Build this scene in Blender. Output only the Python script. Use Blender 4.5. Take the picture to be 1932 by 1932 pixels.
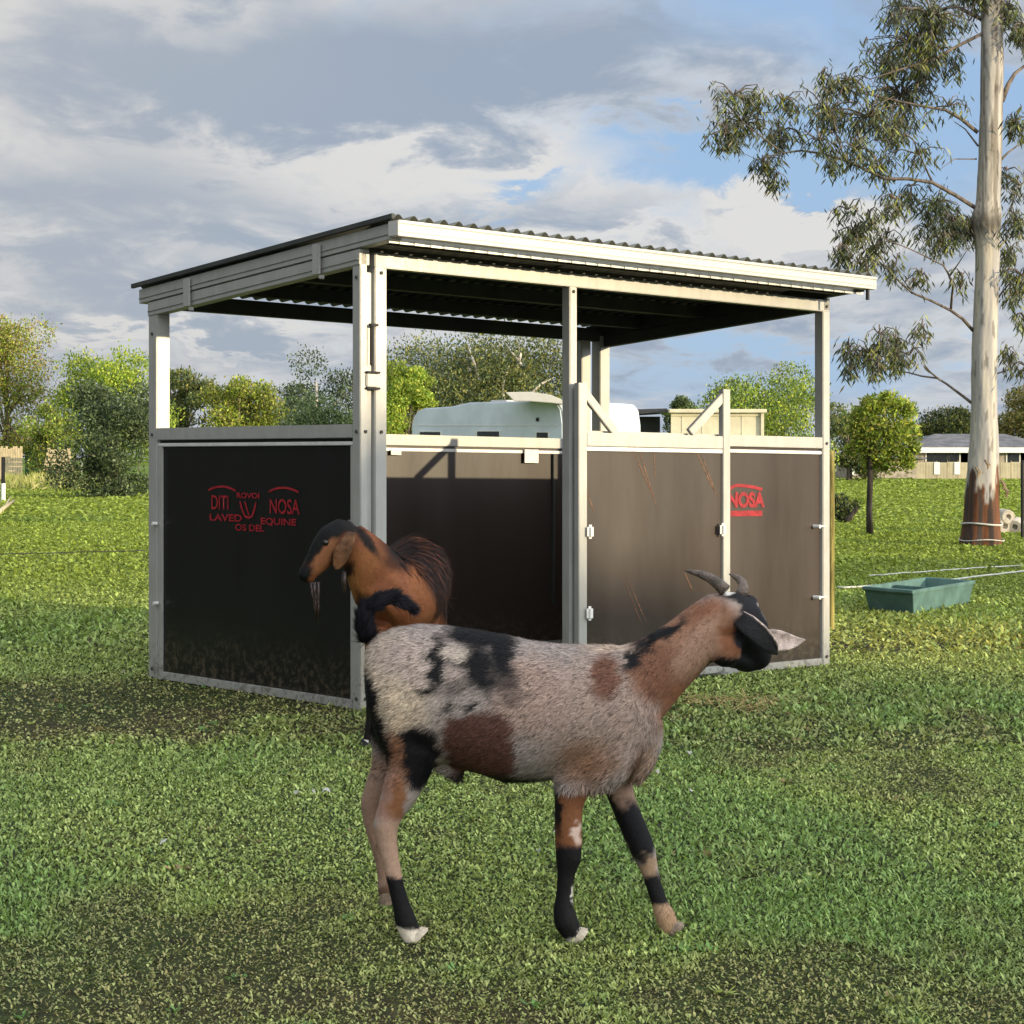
import bpy, bmesh, math, random
import numpy as np
from mathutils import Vector, Matrix, noise as mnoise

R = math.radians
rng = np.random.default_rng(7)
random.seed(7)
for o in list(bpy.data.objects):
    bpy.data.objects.remove(o)
SC = bpy.context.scene
COL = SC.collection

# ------------------------------------------------------------------ camera
F = 3420.0            # focal length in units of a 1932-wide picture
HOR, CX, EYE = 862.0, 966.0, 1.30
cam = bpy.data.cameras.new('camera')
cam.sensor_width = 36.0
cam.lens = 36.0 * F / 1932.0
cam.shift_y = -(966.0 - HOR) / 1932.0
cam.clip_start, cam.clip_end = 0.1, 4000.0
camo = bpy.data.objects.new('camera', cam)
camo.location = (0, 0, EYE)
camo.rotation_euler = (R(90), 0, 0)
COL.objects.link(camo)
SC.camera = camo

# ------------------------------------------------------------------ light
SUN_EL = R(8.0)
SH = Vector((0.819, -0.573, 0.0))                 # horizontal direction towards the sun
SUN = Vector((SH.x * math.cos(SUN_EL), SH.y * math.cos(SUN_EL), math.sin(SUN_EL)))
sl = bpy.data.lights.new('sun', 'SUN')
sl.energy = 4.6
sl.angle = R(0.53)
sl.color = (1.0, 0.81, 0.51)
so = bpy.data.objects.new('sun', sl)
so.rotation_euler = (-SUN).to_track_quat('-Z', 'Y').to_euler()
so.location = (30, -20, 30)
COL.objects.link(so)

world = bpy.data.worlds.new('World')
SC.world = world
world.use_nodes = True
SC.view_settings.view_transform = 'Standard'
SC.view_settings.look = 'None'
SC.view_settings.gamma = 1.0
SC.view_settings.exposure = 0.12


def s2l(c):
    return tuple(((x / 255.0) / 12.92 if x <= 10.3 else (((x / 255.0) + 0.055) / 1.055) ** 2.4) for x in c)


class NT:
    """tiny helper to wire shader nodes"""
    def __init__(self, tree):
        self.t = tree
        self.n = tree.nodes
        self.n.clear()

    def node(self, typ, **kw):
        nd = self.n.new(typ)
        for k, v in kw.items():
            setattr(nd, k, v)
        return nd

    def link(self, a, b):
        self.t.links.new(a, b)

    def put(self, sock, v):
        if isinstance(v, bpy.types.NodeSocket):
            self.t.links.new(v, sock)
        elif v is not None:
            if sock.type == 'RGBA' and len(v) == 3:
                v = (*v, 1)
            sock.default_value = v

    def math(self, op, a, b=None, c=None, clamp=False):
        nd = self.node('ShaderNodeMath', operation=op, use_clamp=clamp)
        for i, v in enumerate((a, b, c)):
            if v is not None:
                self.put(nd.inputs[i], v)
        return nd.outputs[0]

    def vmath(self, op, a, b=None):
        nd = self.node('ShaderNodeVectorMath', operation=op)
        self.put(nd.inputs[0], a)
        if b is not None:
            self.put(nd.inputs[1], b)
        return nd.outputs['Value'] if op in ('DOT_PRODUCT', 'LENGTH') else nd.outputs[0]

    def noise(self, vec, scale, detail=4, rough=0.55, dist=0.0):
        nd = self.node('ShaderNodeTexNoise')
        self.put(nd.inputs['Vector'], vec)
        nd.inputs['Scale'].default_value = scale
        nd.inputs['Detail'].default_value = detail
        nd.inputs['Roughness'].default_value = rough
        nd.inputs['Distortion'].default_value = dist
        return nd.outputs['Fac']

    def ramp(self, fac, stops, interp='LINEAR'):
        nd = self.node('ShaderNodeValToRGB')
        cr = nd.color_ramp
        cr.interpolation = interp
        while len(cr.elements) < len(stops):
            cr.elements.new(0.5)
        for e, (p, c) in zip(cr.elements, stops):
            e.position = p
            e.color = (*c, 1) if not isinstance(c, (int, float)) else (c, c, c, 1)
        self.put(nd.inputs[0], fac)
        return nd.outputs[0]

    def mix(self, fac, a, b, mode='MIX'):
        nd = self.node('ShaderNodeMix', data_type='RGBA', blend_type=mode)
        self.put(nd.inputs[0], fac)
        self.put(nd.inputs[6], a)
        self.put(nd.inputs[7], b)
        return nd.outputs[2]

    def smooth(self, v, lo, hi):
        nd = self.node('ShaderNodeMapRange', interpolation_type='SMOOTHSTEP')
        self.put(nd.inputs[0], v)
        nd.inputs[1].default_value = lo
        nd.inputs[2].default_value = hi
        return nd.outputs[0]


# ------------------------------------------------------------------ sky: clear Nishita sky with layers of broken evening cloud
def build_world():
    w = NT(world.node_tree)
    out = w.node('ShaderNodeOutputWorld')
    bg = w.node('ShaderNodeBackground')
    bg.inputs['Strength'].default_value = 0.10
    w.link(bg.outputs[0], out.inputs[0])
    sky = w.node('ShaderNodeTexSky', sky_type='NISHITA')
    sky.sun_disc = False
    sky.sun_elevation = SUN_EL
    sky.sun_rotation = math.atan2(SH.x, SH.y)
    sky.air_density = 1.0
    sky.dust_density = 0.6
    sky.ozone_density = 1.6
    tc = w.node('ShaderNodeTexCoord')
    d = tc.outputs['Generated']
    sp = w.node('ShaderNodeSeparateXYZ')
    w.link(d, sp.inputs[0])
    x, y, z = sp.outputs
    # broken texture from a flat cloud deck, large banks placed by compass direction and elevation
    den = w.math('ADD', w.math('MAXIMUM', z, 0.0), 0.19)
    cb = w.node('ShaderNodeCombineXYZ')
    w.put(cb.inputs[0], w.math('DIVIDE', x, den))
    w.put(cb.inputs[1], w.math('DIVIDE', y, den))
    deck = cb.outputs[0]
    n1 = w.noise(w.vmath('MULTIPLY', deck, (1.15, 0.95, 1.0)), 1.6, 8, 0.56, 0.4)
    n2 = w.noise(w.vmath('ADD', w.vmath('MULTIPLY', deck, (1.25, 1.0, 1.0)), (8.4, 5.3, 2)), 4.6, 8, 0.6, 0.35)
    wx = w.math('MULTIPLY_ADD', w.math('SUBTRACT', n1, 0.5), 0.22, 0.0)
    wy = w.math('MULTIPLY_ADD', w.math('SUBTRACT', n2, 0.5), 0.11, 0.0)
    az = w.math('ADD', w.math('ARCTAN2', x, y), wx)
    el = w.math('ADD', w.math('ARCSINE', z), wy)

    def bank(a, e, ra, re, amt, acc):
        da = w.math('DIVIDE', w.math('SUBTRACT', az, a), ra)
        de = w.math('DIVIDE', w.math('SUBTRACT', el, e), re)
        r = w.math('SQRT', w.math('ADD', w.math('MULTIPLY', da, da), w.math('MULTIPLY', de, de)))
        k = w.math('SUBTRACT', 1.0, w.smooth(r, 0.25, 1.15))
        return w.math('MULTIPLY_ADD', k, amt, acc)
    tone = w.math('MULTIPLY_ADD', w.math('SUBTRACT', n2, 0.5), 2.2, w.math('MULTIPLY_ADD', w.math('SUBTRACT', n1, 0.5), 1.6, 0.46))
    for q in ((-0.12, 0.205, 0.26, 0.038, 0.60), (0.12, 0.235, 0.16, 0.035, 0.35), (-0.22, 0.125, 0.12, 0.040, 0.40), (-0.20, 0.245, 0.06, 0.022, -0.30), (-0.29, 0.215, 0.05, 0.045, -0.55), (-0.03, 0.152, 0.18, 0.018, -0.50),
              (0.145, 0.130, 0.055, 0.018, -1.5), (0.185, 0.122, 0.03, 0.012, -0.5), (-0.20, 0.062, 0.12, 0.007, -0.40), (0.05, 0.115, 0.09, 0.012, -0.35), (0.10, 0.085, 0.10, 0.012, 0.25), (-0.18, 0.085, 0.16, 0.018, 0.25)):
        tone = bank(*q, tone)
    tone = w.math('ADD', tone, 0.0, clamp=True)
    dens = w.math('MULTIPLY_ADD', w.math('SUBTRACT', n2, 0.5), 1.9, w.math('MULTIPLY_ADD', w.math('SUBTRACT', n1, 0.5), 1.0, 0.86))
    for q in ((0.125, 0.165, 0.10, 0.028, -1.25), (0.22, 0.175, 0.10, 0.06, -0.95), (0.01, 0.136, 0.03, 0.010, -0.6), (0.17, 0.24, 0.14, 0.035, -0.55), (0.12, 0.045, 0.13, 0.028, -0.7), (0.145, 0.128, 0.06, 0.019, 0.8), (-0.2, 0.15, 0.2, 0.12, 0.3)):
        dens = bank(*q, dens)
    cover = w.smooth(dens, -0.05, 0.85)
    lit = (7.3, 7.1, 6.8)
    belly = (3.1, 3.7, 4.6)
    cc = w.mix(w.smooth(tone, -0.15, 0.95), lit, belly)
    left_ = w.math('SUBTRACT', 1.0, w.smooth(az, -0.26, 0.02))
    cc = w.mix(w.math('MULTIPLY', left_, 0.30), cc, (5.2, 5.0, 4.7))
    # clouds towards the low sun are brightly lit
    sd = w.vmath('DOT_PRODUCT', d, tuple(SUN))
    glow = w.math('POWER', w.math('MAXIMUM', w.math('MULTIPLY_ADD', sd, 0.5, 0.5), 0.0), 2.0)
    gain = w.math('MULTIPLY_ADD', w.smooth(glow, 0.20, 0.85), 3.6, w.math('MULTIPLY_ADD', w.smooth(z, 0.32, 0.75), 0.9, 1.0))
    cc = w.mix(w.smooth(glow, 0.35, 0.95), cc, w.mix(1.0, cc, (1.0, 0.98, 0.93), 'MULTIPLY'))
    gm = w.node('ShaderNodeVectorMath', operation='SCALE')
    w.link(cc, gm.inputs[0])
    w.put(gm.inputs['Scale'], gain)
    clouds = gm.outputs[0]
    skyc = w.mix(1.0, sky.outputs[0], (1.0, 1.0, 1.0), 'MULTIPLY')
    clear = w.mix(0.7, skyc, (3.9, 5.8, 8.8))
    col = w.mix(w.math('MULTIPLY', cover, 0.93), clear, clouds)
    # dull blue-grey band low over the horizon
    low = w.math('SUBTRACT', 1.0, w.smooth(z, 0.0, 0.05))
    col = w.mix(w.math('MULTIPLY', low, 0.5), col, (3.6, 4.3, 5.2))
    w.link(col, bg.inputs['Color'])


build_world()


# ------------------------------------------------------------------ tagging and mesh helpers
def V(x, y, d):
    """the point seen at picture position x,y at distance d"""
    return Vector(((x - CX) / F * d, d, EYE - (y - HOR) / F * d))


def G(x, y):
    """the point of level ground seen at x,y"""
    return V(x, y, EYE * F / (y - HOR))


def tag(o, label=None, cat=None, group=None, kind=None):
    if label: o['label'] = label
    if cat: o['category'] = cat
    if group: o['group'] = group
    if kind: o['kind'] = kind
    return o


def thing(name, label, cat, loc=(0, 0, 0), group=None):
    o = bpy.data.objects.new(name, None)
    o.empty_display_size = 0.2
    o.location = loc
    COL.objects.link(o)
    return tag(o, label, cat, group)


def link(name, me, mat=None, parent=None):
    o = bpy.data.objects.new(name, me)
    if mat is not None:
        me.materials.clear()
        me.materials.append(mat)
    COL.objects.link(o)
    if parent is not None:
        o.parent = parent
        base = Vector(parent.location)
        pp = parent.parent
        while pp is not None:
            base += Vector(pp.location)
            pp = pp.parent
        if base.length > 0:
            me.transform(Matrix.Translation(-base))
    return o


def from_bm(name, bm, mat=None, parent=None, smooth=False, bevel=0.0):
    bmesh.ops.recalc_face_normals(bm, faces=bm.faces[:])
    if bevel > 0:
        es = [e for e in bm.edges if len(e.link_faces) == 2 and e.calc_face_angle(0) > 0.6]
        bmesh.ops.bevel(bm, geom=es, offset=bevel, segments=2, affect='EDGES', clamp_overlap=True)
    me = bpy.data.meshes.new(name)
    bm.to_mesh(me)
    bm.free()
    if smooth:
        me.shade_smooth()
    return link(name, me, mat, parent)


def np_mesh(name, verts, nper, cols=None, mat=None, parent=None, flat=True):
    """one mesh from an array of separate polygons: verts (N*nper, 3)"""
    verts = np.ascontiguousarray(verts, dtype=np.float32)
    nv = len(verts)
    nf = nv // nper
    me = bpy.data.meshes.new(name)
    me.vertices.add(nv)
    me.vertices.foreach_set('co', verts.ravel())
    me.loops.add(nv)
    me.loops.foreach_set('vertex_index', np.arange(nv, dtype=np.int32))
    me.polygons.add(nf)
    me.polygons.foreach_set('loop_start', np.arange(0, nv, nper, dtype=np.int32))
    me.update(calc_edges=True)
    if cols is not None:
        at = me.color_attributes.new('Col', 'FLOAT_COLOR', 'POINT')
        c4 = np.ones((nv, 4), dtype=np.float32)
        c4[:, :3] = np.repeat(cols, nper, axis=0) if len(cols) == nf else cols
        at.data.foreach_set('color', c4.ravel())
    return link(name, me, mat, parent)


def box(bm, lo, hi, f=None):
    vs = []
    for x in (lo[0], hi[0]):
        for y in (lo[1], hi[1]):
            for z in (lo[2], hi[2]):
                p = Vector((x, y, z))
                vs.append(bm.verts.new(f(p) if f else p))
    for q in ((0, 1, 3, 2), (4, 6, 7, 5), (0, 4, 5, 1), (2, 3, 7, 6), (0, 2, 6, 4), (1, 5, 7, 3)):
        bm.faces.new([vs[i] for i in q])


def tube(bm, pts, rads, seg=8, cap=True):
    """round tube through points"""
    rings = []
    n = len(pts)
    pts = [Vector(p) for p in pts]
    ref = None
    for i, p in enumerate(pts):
        t = (pts[min(i + 1, n - 1)] - pts[max(i - 1, 0)])
        t = t.normalized() if t.length > 1e-9 else Vector((0, 0, 1))
        if ref is None:
            ref = Vector((1, 0, 0)) if abs(t.x) < 0.8 else Vector((0, 1, 0))
        a = (ref - t * ref.dot(t)).normalized()
        ref = a
        b = t.cross(a)
        r = rads[i] if hasattr(rads, '__len__') else rads
        rings.append([bm.verts.new(p + (a * math.cos(k * 2 * math.pi / seg) + b * math.sin(k * 2 * math.pi / seg)) * r) for k in range(seg)])
    for A, B in zip(rings[:-1], rings[1:]):
        for k in range(seg):
            bm.faces.new((A[k], A[(k + 1) % seg], B[(k + 1) % seg], B[k]))
    if cap:
        bm.faces.new(rings[0][::-1])
        bm.faces.new(rings[-1])


def loft(bm, rings, seg=20, tan=None):
    """closed tube of elliptical rings: (centre, half height in plane, half width sideways, side axis)"""
    n = len(rings)
    C = [Vector(r[0]) for r in rings]
    loops = []
    for i, (c, hh, hw, side) in enumerate(rings):
        t = Vector(tan) if tan else (C[min(i + 1, n - 1)] - C[max(i - 1, 0)]).normalized()
        s = Vector(side)
        s = (s - t * s.dot(t)).normalized()
        u = s.cross(t).normalized()
        loops.append([bm.verts.new(C[i] + u * hh * math.cos(k * 2 * math.pi / seg) + s * hw * math.sin(k * 2 * math.pi / seg)) for k in range(seg)])
    for A, B in zip(loops[:-1], loops[1:]):
        for k in range(seg):
            bm.faces.new((A[k], A[(k + 1) % seg], B[(k + 1) % seg], B[k]))
    bm.faces.new(loops[0][::-1])
    bm.faces.new(loops[-1])


def ball(bm, c, r, seg=12):
    m = Matrix.Translation(Vector(c))
    if hasattr(r, '__len__'):
        m = m @ Matrix.Diagonal((r[0], r[1], r[2], 1))
        r = 1.0
    bmesh.ops.create_uvsphere(bm, u_segments=seg, v_segments=max(6, seg * 2 // 3), radius=r, matrix=m)


def fuse(bm, voxel, smooth_it=6, fac=0.5):
    """melt overlapping closed shapes into one continuous skin"""
    bmesh.ops.recalc_face_normals(bm, faces=bm.faces[:])
    me = bpy.data.meshes.new('tmp')
    bm.to_mesh(me)
    bm.free()
    o = bpy.data.objects.new('tmp', me)
    COL.objects.link(o)
    m = o.modifiers.new('r', 'REMESH')
    m.mode = 'VOXEL'
    m.voxel_size = voxel
    s = o.modifiers.new('s', 'SMOOTH')
    s.iterations = smooth_it
    s.factor = fac
    dg = bpy.context.evaluated_depsgraph_get()
    dg.update()
    res = bpy.data.meshes.new_from_object(o.evaluated_get(dg))
    bpy.data.objects.remove(o)
    res.shade_smooth()
    return res


def mesh_arrays(me):
    co = np.empty(len(me.vertices) * 3, dtype=np.float32)
    me.vertices.foreach_get('co', co)
    no = np.empty(len(me.vertices) * 3, dtype=np.float32)
    me.vertices.foreach_get('normal', no)
    return co.reshape(-1, 3), no.reshape(-1, 3)


def set_cols(me, cols):
    at = me.color_attributes.new('Col', 'FLOAT_COLOR', 'POINT')
    c4 = np.ones((len(cols), 4), dtype=np.float32)
    c4[:, :3] = cols
    at.data.foreach_set('color', c4.ravel())


# ------------------------------------------------------------------ materials
def pmat(name, col, rough=0.6, metal=0.0, spec=0.5, var=0.12, scale=6.0, bump=0.0, bscale=40.0, stretch=None, col2=None, lo=0.35, hi=0.65):
    m = bpy.data.materials.new(name)
    m.use_nodes = True
    w = NT(m.node_tree)
    out = w.node('ShaderNodeOutputMaterial')
    b = w.node('ShaderNodeBsdfPrincipled')
    w.link(b.outputs[0], out.inputs[0])
    tc = w.node('ShaderNodeTexCoord')
    vec = tc.outputs['Object']
    if stretch:
        vec = w.vmath('MULTIPLY', vec, stretch)
    n = w.noise(vec, scale, 5, 0.6)
    c2 = col2 if col2 else tuple(c * (1 - var * 2) for c in col)
    c1 = col if col2 else tuple(min(1, c * (1 + var)) for c in col)
    w.put(b.inputs['Base Color'], w.mix(w.smooth(n, lo, hi), c1, c2))
    b.inputs['Metallic'].default_value = metal
    b.inputs['Specular IOR Level'].default_value = spec
    rn = w.noise(vec, scale * 2.3, 4)
    w.put(b.inputs['Roughness'], w.math('MULTIPLY_ADD', rn, 0.25, rough - 0.12, clamp=True))
    if bump > 0:
        bp = w.node('ShaderNodeBump')
        bp.inputs['Strength'].default_value = bump
        bp.inputs['Distance'].default_value = 0.02
        w.put(bp.inputs['Height'], w.noise(vec, bscale, 4))
        w.link(bp.outputs[0], b.inputs['Normal'])
    return m


def leafmat(name, transl=0.35, rough=0.55, spec=0.3):
    m = bpy.data.materials.new(name)
    m.use_nodes = True
    w = NT(m.node_tree)
    out = w.node('ShaderNodeOutputMaterial')
    at = w.node('ShaderNodeAttribute', attribute_name='Col')
    b = w.node('ShaderNodeBsdfPrincipled')
    b.inputs['Roughness'].default_value = rough
    b.inputs['Specular IOR Level'].default_value = spec
    w.link(at.outputs['Color'], b.inputs['Base Color'])
    tr = w.node('ShaderNodeBsdfTranslucent')
    w.link(w.mix(1.0, at.outputs['Color'], (1.15, 1.15, 0.75), 'MULTIPLY'), tr.inputs['Color'])
    mx = w.node('ShaderNodeMixShader')
    mx.inputs[0].default_value = transl
    w.link(b.outputs[0], mx.inputs[1])
    w.link(tr.outputs[0], mx.inputs[2])
    w.link(mx.outputs[0], out.inputs[0])
    return m


def colmat(name, rough=0.7, spec=0.3, bump=0.0, bscale=(120, 120, 120), sheen=0.0):
    m = bpy.data.materials.new(name)
    m.use_nodes = True
    w = NT(m.node_tree)
    out = w.node('ShaderNodeOutputMaterial')
    b = w.node('ShaderNodeBsdfPrincipled')
    w.link(b.outputs[0], out.inputs[0])
    at = w.node('ShaderNodeAttribute', attribute_name='Col')
    w.link(at.outputs['Color'], b.inputs['Base Color'])
    b.inputs['Roughness'].default_value = rough
    b.inputs['Specular IOR Level'].default_value = spec
    b.inputs['Sheen Weight'].default_value = sheen
    if bump > 0:
        tc = w.node('ShaderNodeTexCoord')
        bp = w.node('ShaderNodeBump')
        bp.inputs['Strength'].default_value = bump
        bp.inputs['Distance'].default_value = 0.01
        w.put(bp.inputs['Height'], w.noise(w.vmath('MULTIPLY', tc.outputs['Object'], bscale), 1.0, 3))
        w.link(bp.outputs[0], b.inputs['Normal'])
    return m


M = {}
M['galv'] = pmat('galvanised steel', (0.40, 0.395, 0.37), 0.42, 0.3, 0.5, 0.035, 14.0, 0.03, 60, stretch=(1, 1, 0.35))
M['roof'] = pmat('corrugated steel sheet', (0.10, 0.11, 0.10), 0.5, 0.3, 0.5, 0.1, 5.0)
M['darksteel'] = pmat('dark steel purlin', (0.05, 0.055, 0.05), 0.6, 0.2, 0.4, 0.1, 5.0)
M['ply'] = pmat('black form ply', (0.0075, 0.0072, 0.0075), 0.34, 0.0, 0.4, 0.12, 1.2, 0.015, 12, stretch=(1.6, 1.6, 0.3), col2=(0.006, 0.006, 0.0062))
M['gutter'] = pmat('cream folded steel', (0.50, 0.49, 0.46), 0.4, 0.1, 0.5, 0.02, 4.0)
M['white'] = pmat('white plastic', (0.75, 0.74, 0.70), 0.4, 0.0, 0.5, 0.04, 20.0)
M['strip'] = pmat('bright aluminium strip', (0.72, 0.71, 0.68), 0.35, 0.2, 0.5, 0.05, 10.0)
M['black'] = pmat('black rubber', (0.012, 0.012, 0.013), 0.6, 0.0, 0.4, 0.2, 10.0)
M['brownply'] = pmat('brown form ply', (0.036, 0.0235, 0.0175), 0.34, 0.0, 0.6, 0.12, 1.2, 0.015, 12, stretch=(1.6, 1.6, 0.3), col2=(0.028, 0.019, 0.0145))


def add_mud(m, top=0.32):
    """dried splashes thrown up from the ground"""
    w = NT.__new__(NT)
    w.t, w.n = m.node_tree, m.node_tree.nodes
    b = next(n for n in w.n if n.type == 'BSDF_PRINCIPLED')
    src = b.inputs['Base Color'].links[0].from_socket
    tc = w.node('ShaderNodeTexCoord')
    sp = w.node('ShaderNodeSeparateXYZ')
    w.link(tc.outputs['Object'], sp.inputs[0])
    n = w.noise(tc.outputs['Object'], 26.0, 5, 0.7)
    n0 = w.noise(tc.outputs['Object'], 3.0, 3, 0.6)
    h = w.math('SUBTRACT', 1.0, w.smooth(w.math('ADD', sp.outputs[2], w.math('MULTIPLY', n0, -0.35)), -0.15, top - 0.1))
    k = w.math('MULTIPLY', h, w.smooth(n, 0.46, 0.62))
    w.put(b.inputs['Base Color'], w.mix(w.math('MULTIPLY', k, 0.6), src, (0.10, 0.08, 0.055)))


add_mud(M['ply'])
add_mud(M['brownply'])
add_mud(M['galv'], 0.2)
M['red'] = pmat('red sign paint', (0.30, 0.014, 0.022), 0.55, 0.0, 0.3, 0.15, 30.0)
M['brownstreak'] = pmat('thin brown streak', (0.17, 0.085, 0.05), 0.6, 0.0, 0.3, 0.25, 40.0)
M['teal'] = pmat('faded green plastic', (0.085, 0.165, 0.145), 0.6, 0.0, 0.4, 0.12, 5.0)
M['wood'] = pmat('weathered timber', (0.30, 0.22, 0.14), 0.8, 0.0, 0.2, 0.25, 4.0, 0.3, 20, stretch=(6, 6, 0.6))
M['palewood'] = pmat('pale timber', (0.55, 0.45, 0.28), 0.8, 0.0, 0.2, 0.15, 4.0, 0.2, 20, stretch=(6, 6, 0.6))
M['oliveyellow'] = pmat('olive yellow upright', (0.30, 0.25, 0.08), 0.85, 0.0, 0.2, 0.25, 6.0, 0.3, 20, stretch=(6, 6, 0.6))
M['darkpost'] = pmat('dark steel picket', (0.03, 0.028, 0.03), 0.6, 0.3, 0.4, 0.15, 8.0)
M['darkbark'] = pmat('dark bark', (0.055, 0.045, 0.04), 0.85, 0.0, 0.2, 0.3, 5.0, 0.6, 14, stretch=(3, 3, 0.6))
M['greybark'] = pmat('grey bark', (0.16, 0.13, 0.11), 0.85, 0.0, 0.2, 0.25, 3.0, 0.5, 10, stretch=(3, 3, 0.6))
M['palebark'] = pmat('pale gum bark', (0.50, 0.45, 0.38), 0.8, 0.0, 0.2, 0.2, 2.0)
M['caravan'] = pmat('white caravan panel', (0.56, 0.62, 0.68), 0.4, 0.0, 0.5, 0.05, 1.0)
M['glass'] = pmat('dark window', (0.02, 0.025, 0.03), 0.15, 0.0, 0.5, 0.1, 2.0)
M['creamshed'] = pmat('cream steel cladding', (0.60, 0.55, 0.41), 0.6, 0.0, 0.3, 0.06, 2.0)
M['greyroof'] = pmat('grey roof tiles', (0.14, 0.14, 0.15), 0.7, 0.0, 0.3, 0.15, 1.5)
M['darkroof'] = pmat('dark roofing', (0.03, 0.03, 0.035), 0.4, 0.1, 0.5, 0.1, 2.0)
M['brickwall'] = pmat('pale brick', (0.42, 0.36, 0.30), 0.85, 0.0, 0.2, 0.15, 3.0)
M['fence'] = pmat('cream steel fence', (0.50, 0.44, 0.30), 0.6, 0.0, 0.3, 0.08, 1.0)
M['rope'] = pmat('white poly rope', (0.55, 0.55, 0.50), 0.7, 0.0, 0.3, 0.1, 10.0)
M['wire'] = pmat('fence wire', (0.42, 0.42, 0.42), 0.5, 0.4, 0.5, 0.1, 10.0)
M['paper'] = pmat('white scrap', (0.72, 0.70, 0.66), 0.8, 0.0, 0.2, 0.1, 60.0)
M['straw'] = pmat('dry straw', (0.42, 0.31, 0.13), 0.8, 0.0, 0.2, 0.25, 30.0)
M['horn'] = pmat('goat horn', (0.13, 0.10, 0.08), 0.5, 0.0, 0.4, 0.25, 30.0, 0.4, 120)
M['hoof'] = pmat('hoof', (0.20, 0.15, 0.11), 0.6, 0.0, 0.3, 0.25, 30.0)
M['eye'] = pmat('eye', (0.01, 0.008, 0.006), 0.1, 0.0, 0.6, 0.0, 10.0)
M['strap'] = pmat('black webbing', (0.012, 0.011, 0.012), 0.65, 0.0, 0.3, 0.1, 30.0)
M['earpale'] = pmat('pale ear skin and rim light', (0.58, 0.46, 0.40), 0.7, 0.0, 0.3, 0.2, 30.0, 0.4, 70)
M['leaf'] = leafmat('tree leaves')
M['gumleaf'] = leafmat('gum leaves', 0.18, 0.45, 0.4)
M['grass'] = leafmat('grass blades', 0.3, 0.6, 0.2)
M['coat'] = colmat('animal coat', 0.68, 0.2, 0.25, (60, 60, 60), 0.0)
M['hair'] = colmat('animal hair', 0.6, 0.18)


# ------------------------------------------------------------------ ground
def soil(x, y):
    """0 = thick grass, 1 = worn brown ground"""
    v = mnoise.fractal(Vector((x * 0.55, y * 0.33, 0.3)), 0.9, 2.1, 4) * 0.9
    v = v * 0.75 + 0.40 * mnoise.noise(Vector((x * 2.1, y * 1.5, 4.0))) + 0.25 * mnoise.noise(Vector((x * 6, y * 4.5, 1.0)))
    # worn ground round the stable's left side and hollow
    v *= 1.0 if y < 9.5 else max(0.0, 1 - (y - 9.5) / 1.5)
    g = math.exp(-(((x + 1.9) / 1.3) ** 2 + ((y - 9.6) / 1.0) ** 2)) * 0.9
    g += math.exp(-(((x + 1.0) / 0.7) ** 2 + ((y - 4.7) / 0.6) ** 2)) * 0.30
    return v + g


def ground():
    bm = bmesh.new()
    bmesh.ops.create_grid(bm, x_segments=1, y_segments=1, size=0.5)
    for v in bm.verts:
        v.co = Vector((v.co.x * 3000, v.co.y * 3000 + 900, 0))
    m = bpy.data.materials.new('paddock soil and turf')
    m.use_nodes = True
    w = NT(m.node_tree)
    out = w.node('ShaderNodeOutputMaterial')
    b = w.node('ShaderNodeBsdfPrincipled')
    w.link(b.outputs[0], out.inputs[0])
    tc = w.node('ShaderNodeTexCoord')
    p = tc.outputs['Object']
    n1 = w.noise(p, 0.45, 6, 0.6)
    n2 = w.noise(p, 14.0, 5, 0.65)
    n3 = w.noise(w.vmath('MULTIPLY', p, (0.04, 0.22, 1)), 1.0, 5, 0.6)
    sp = w.node('ShaderNodeSeparateXYZ')
    w.link(p, sp.inputs[0])
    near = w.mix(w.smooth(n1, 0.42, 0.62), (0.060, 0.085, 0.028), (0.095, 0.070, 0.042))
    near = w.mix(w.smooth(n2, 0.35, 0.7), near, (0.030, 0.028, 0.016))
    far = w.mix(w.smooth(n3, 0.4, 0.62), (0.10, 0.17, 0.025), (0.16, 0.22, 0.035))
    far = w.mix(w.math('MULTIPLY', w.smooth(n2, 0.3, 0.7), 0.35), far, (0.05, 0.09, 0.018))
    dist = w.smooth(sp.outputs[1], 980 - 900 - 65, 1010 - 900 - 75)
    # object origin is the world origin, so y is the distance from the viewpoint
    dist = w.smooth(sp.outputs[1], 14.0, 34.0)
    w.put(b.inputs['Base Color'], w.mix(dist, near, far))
    b.inputs['Roughness'].default_value = 0.9
    b.inputs['Specular IOR Level'].default_value = 0.1
    bp = w.node('ShaderNodeBump')
    bp.inputs['Strength'].default_value = 0.9
    bp.inputs['Distance'].default_value = 0.06
    w.put(bp.inputs['Height'], w.noise(p, 22.0, 5, 0.7))
    w.link(bp.outputs[0], b.inputs['Normal'])
    tag(from_bm('ground', bm, m), kind='structure')


ground()


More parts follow.
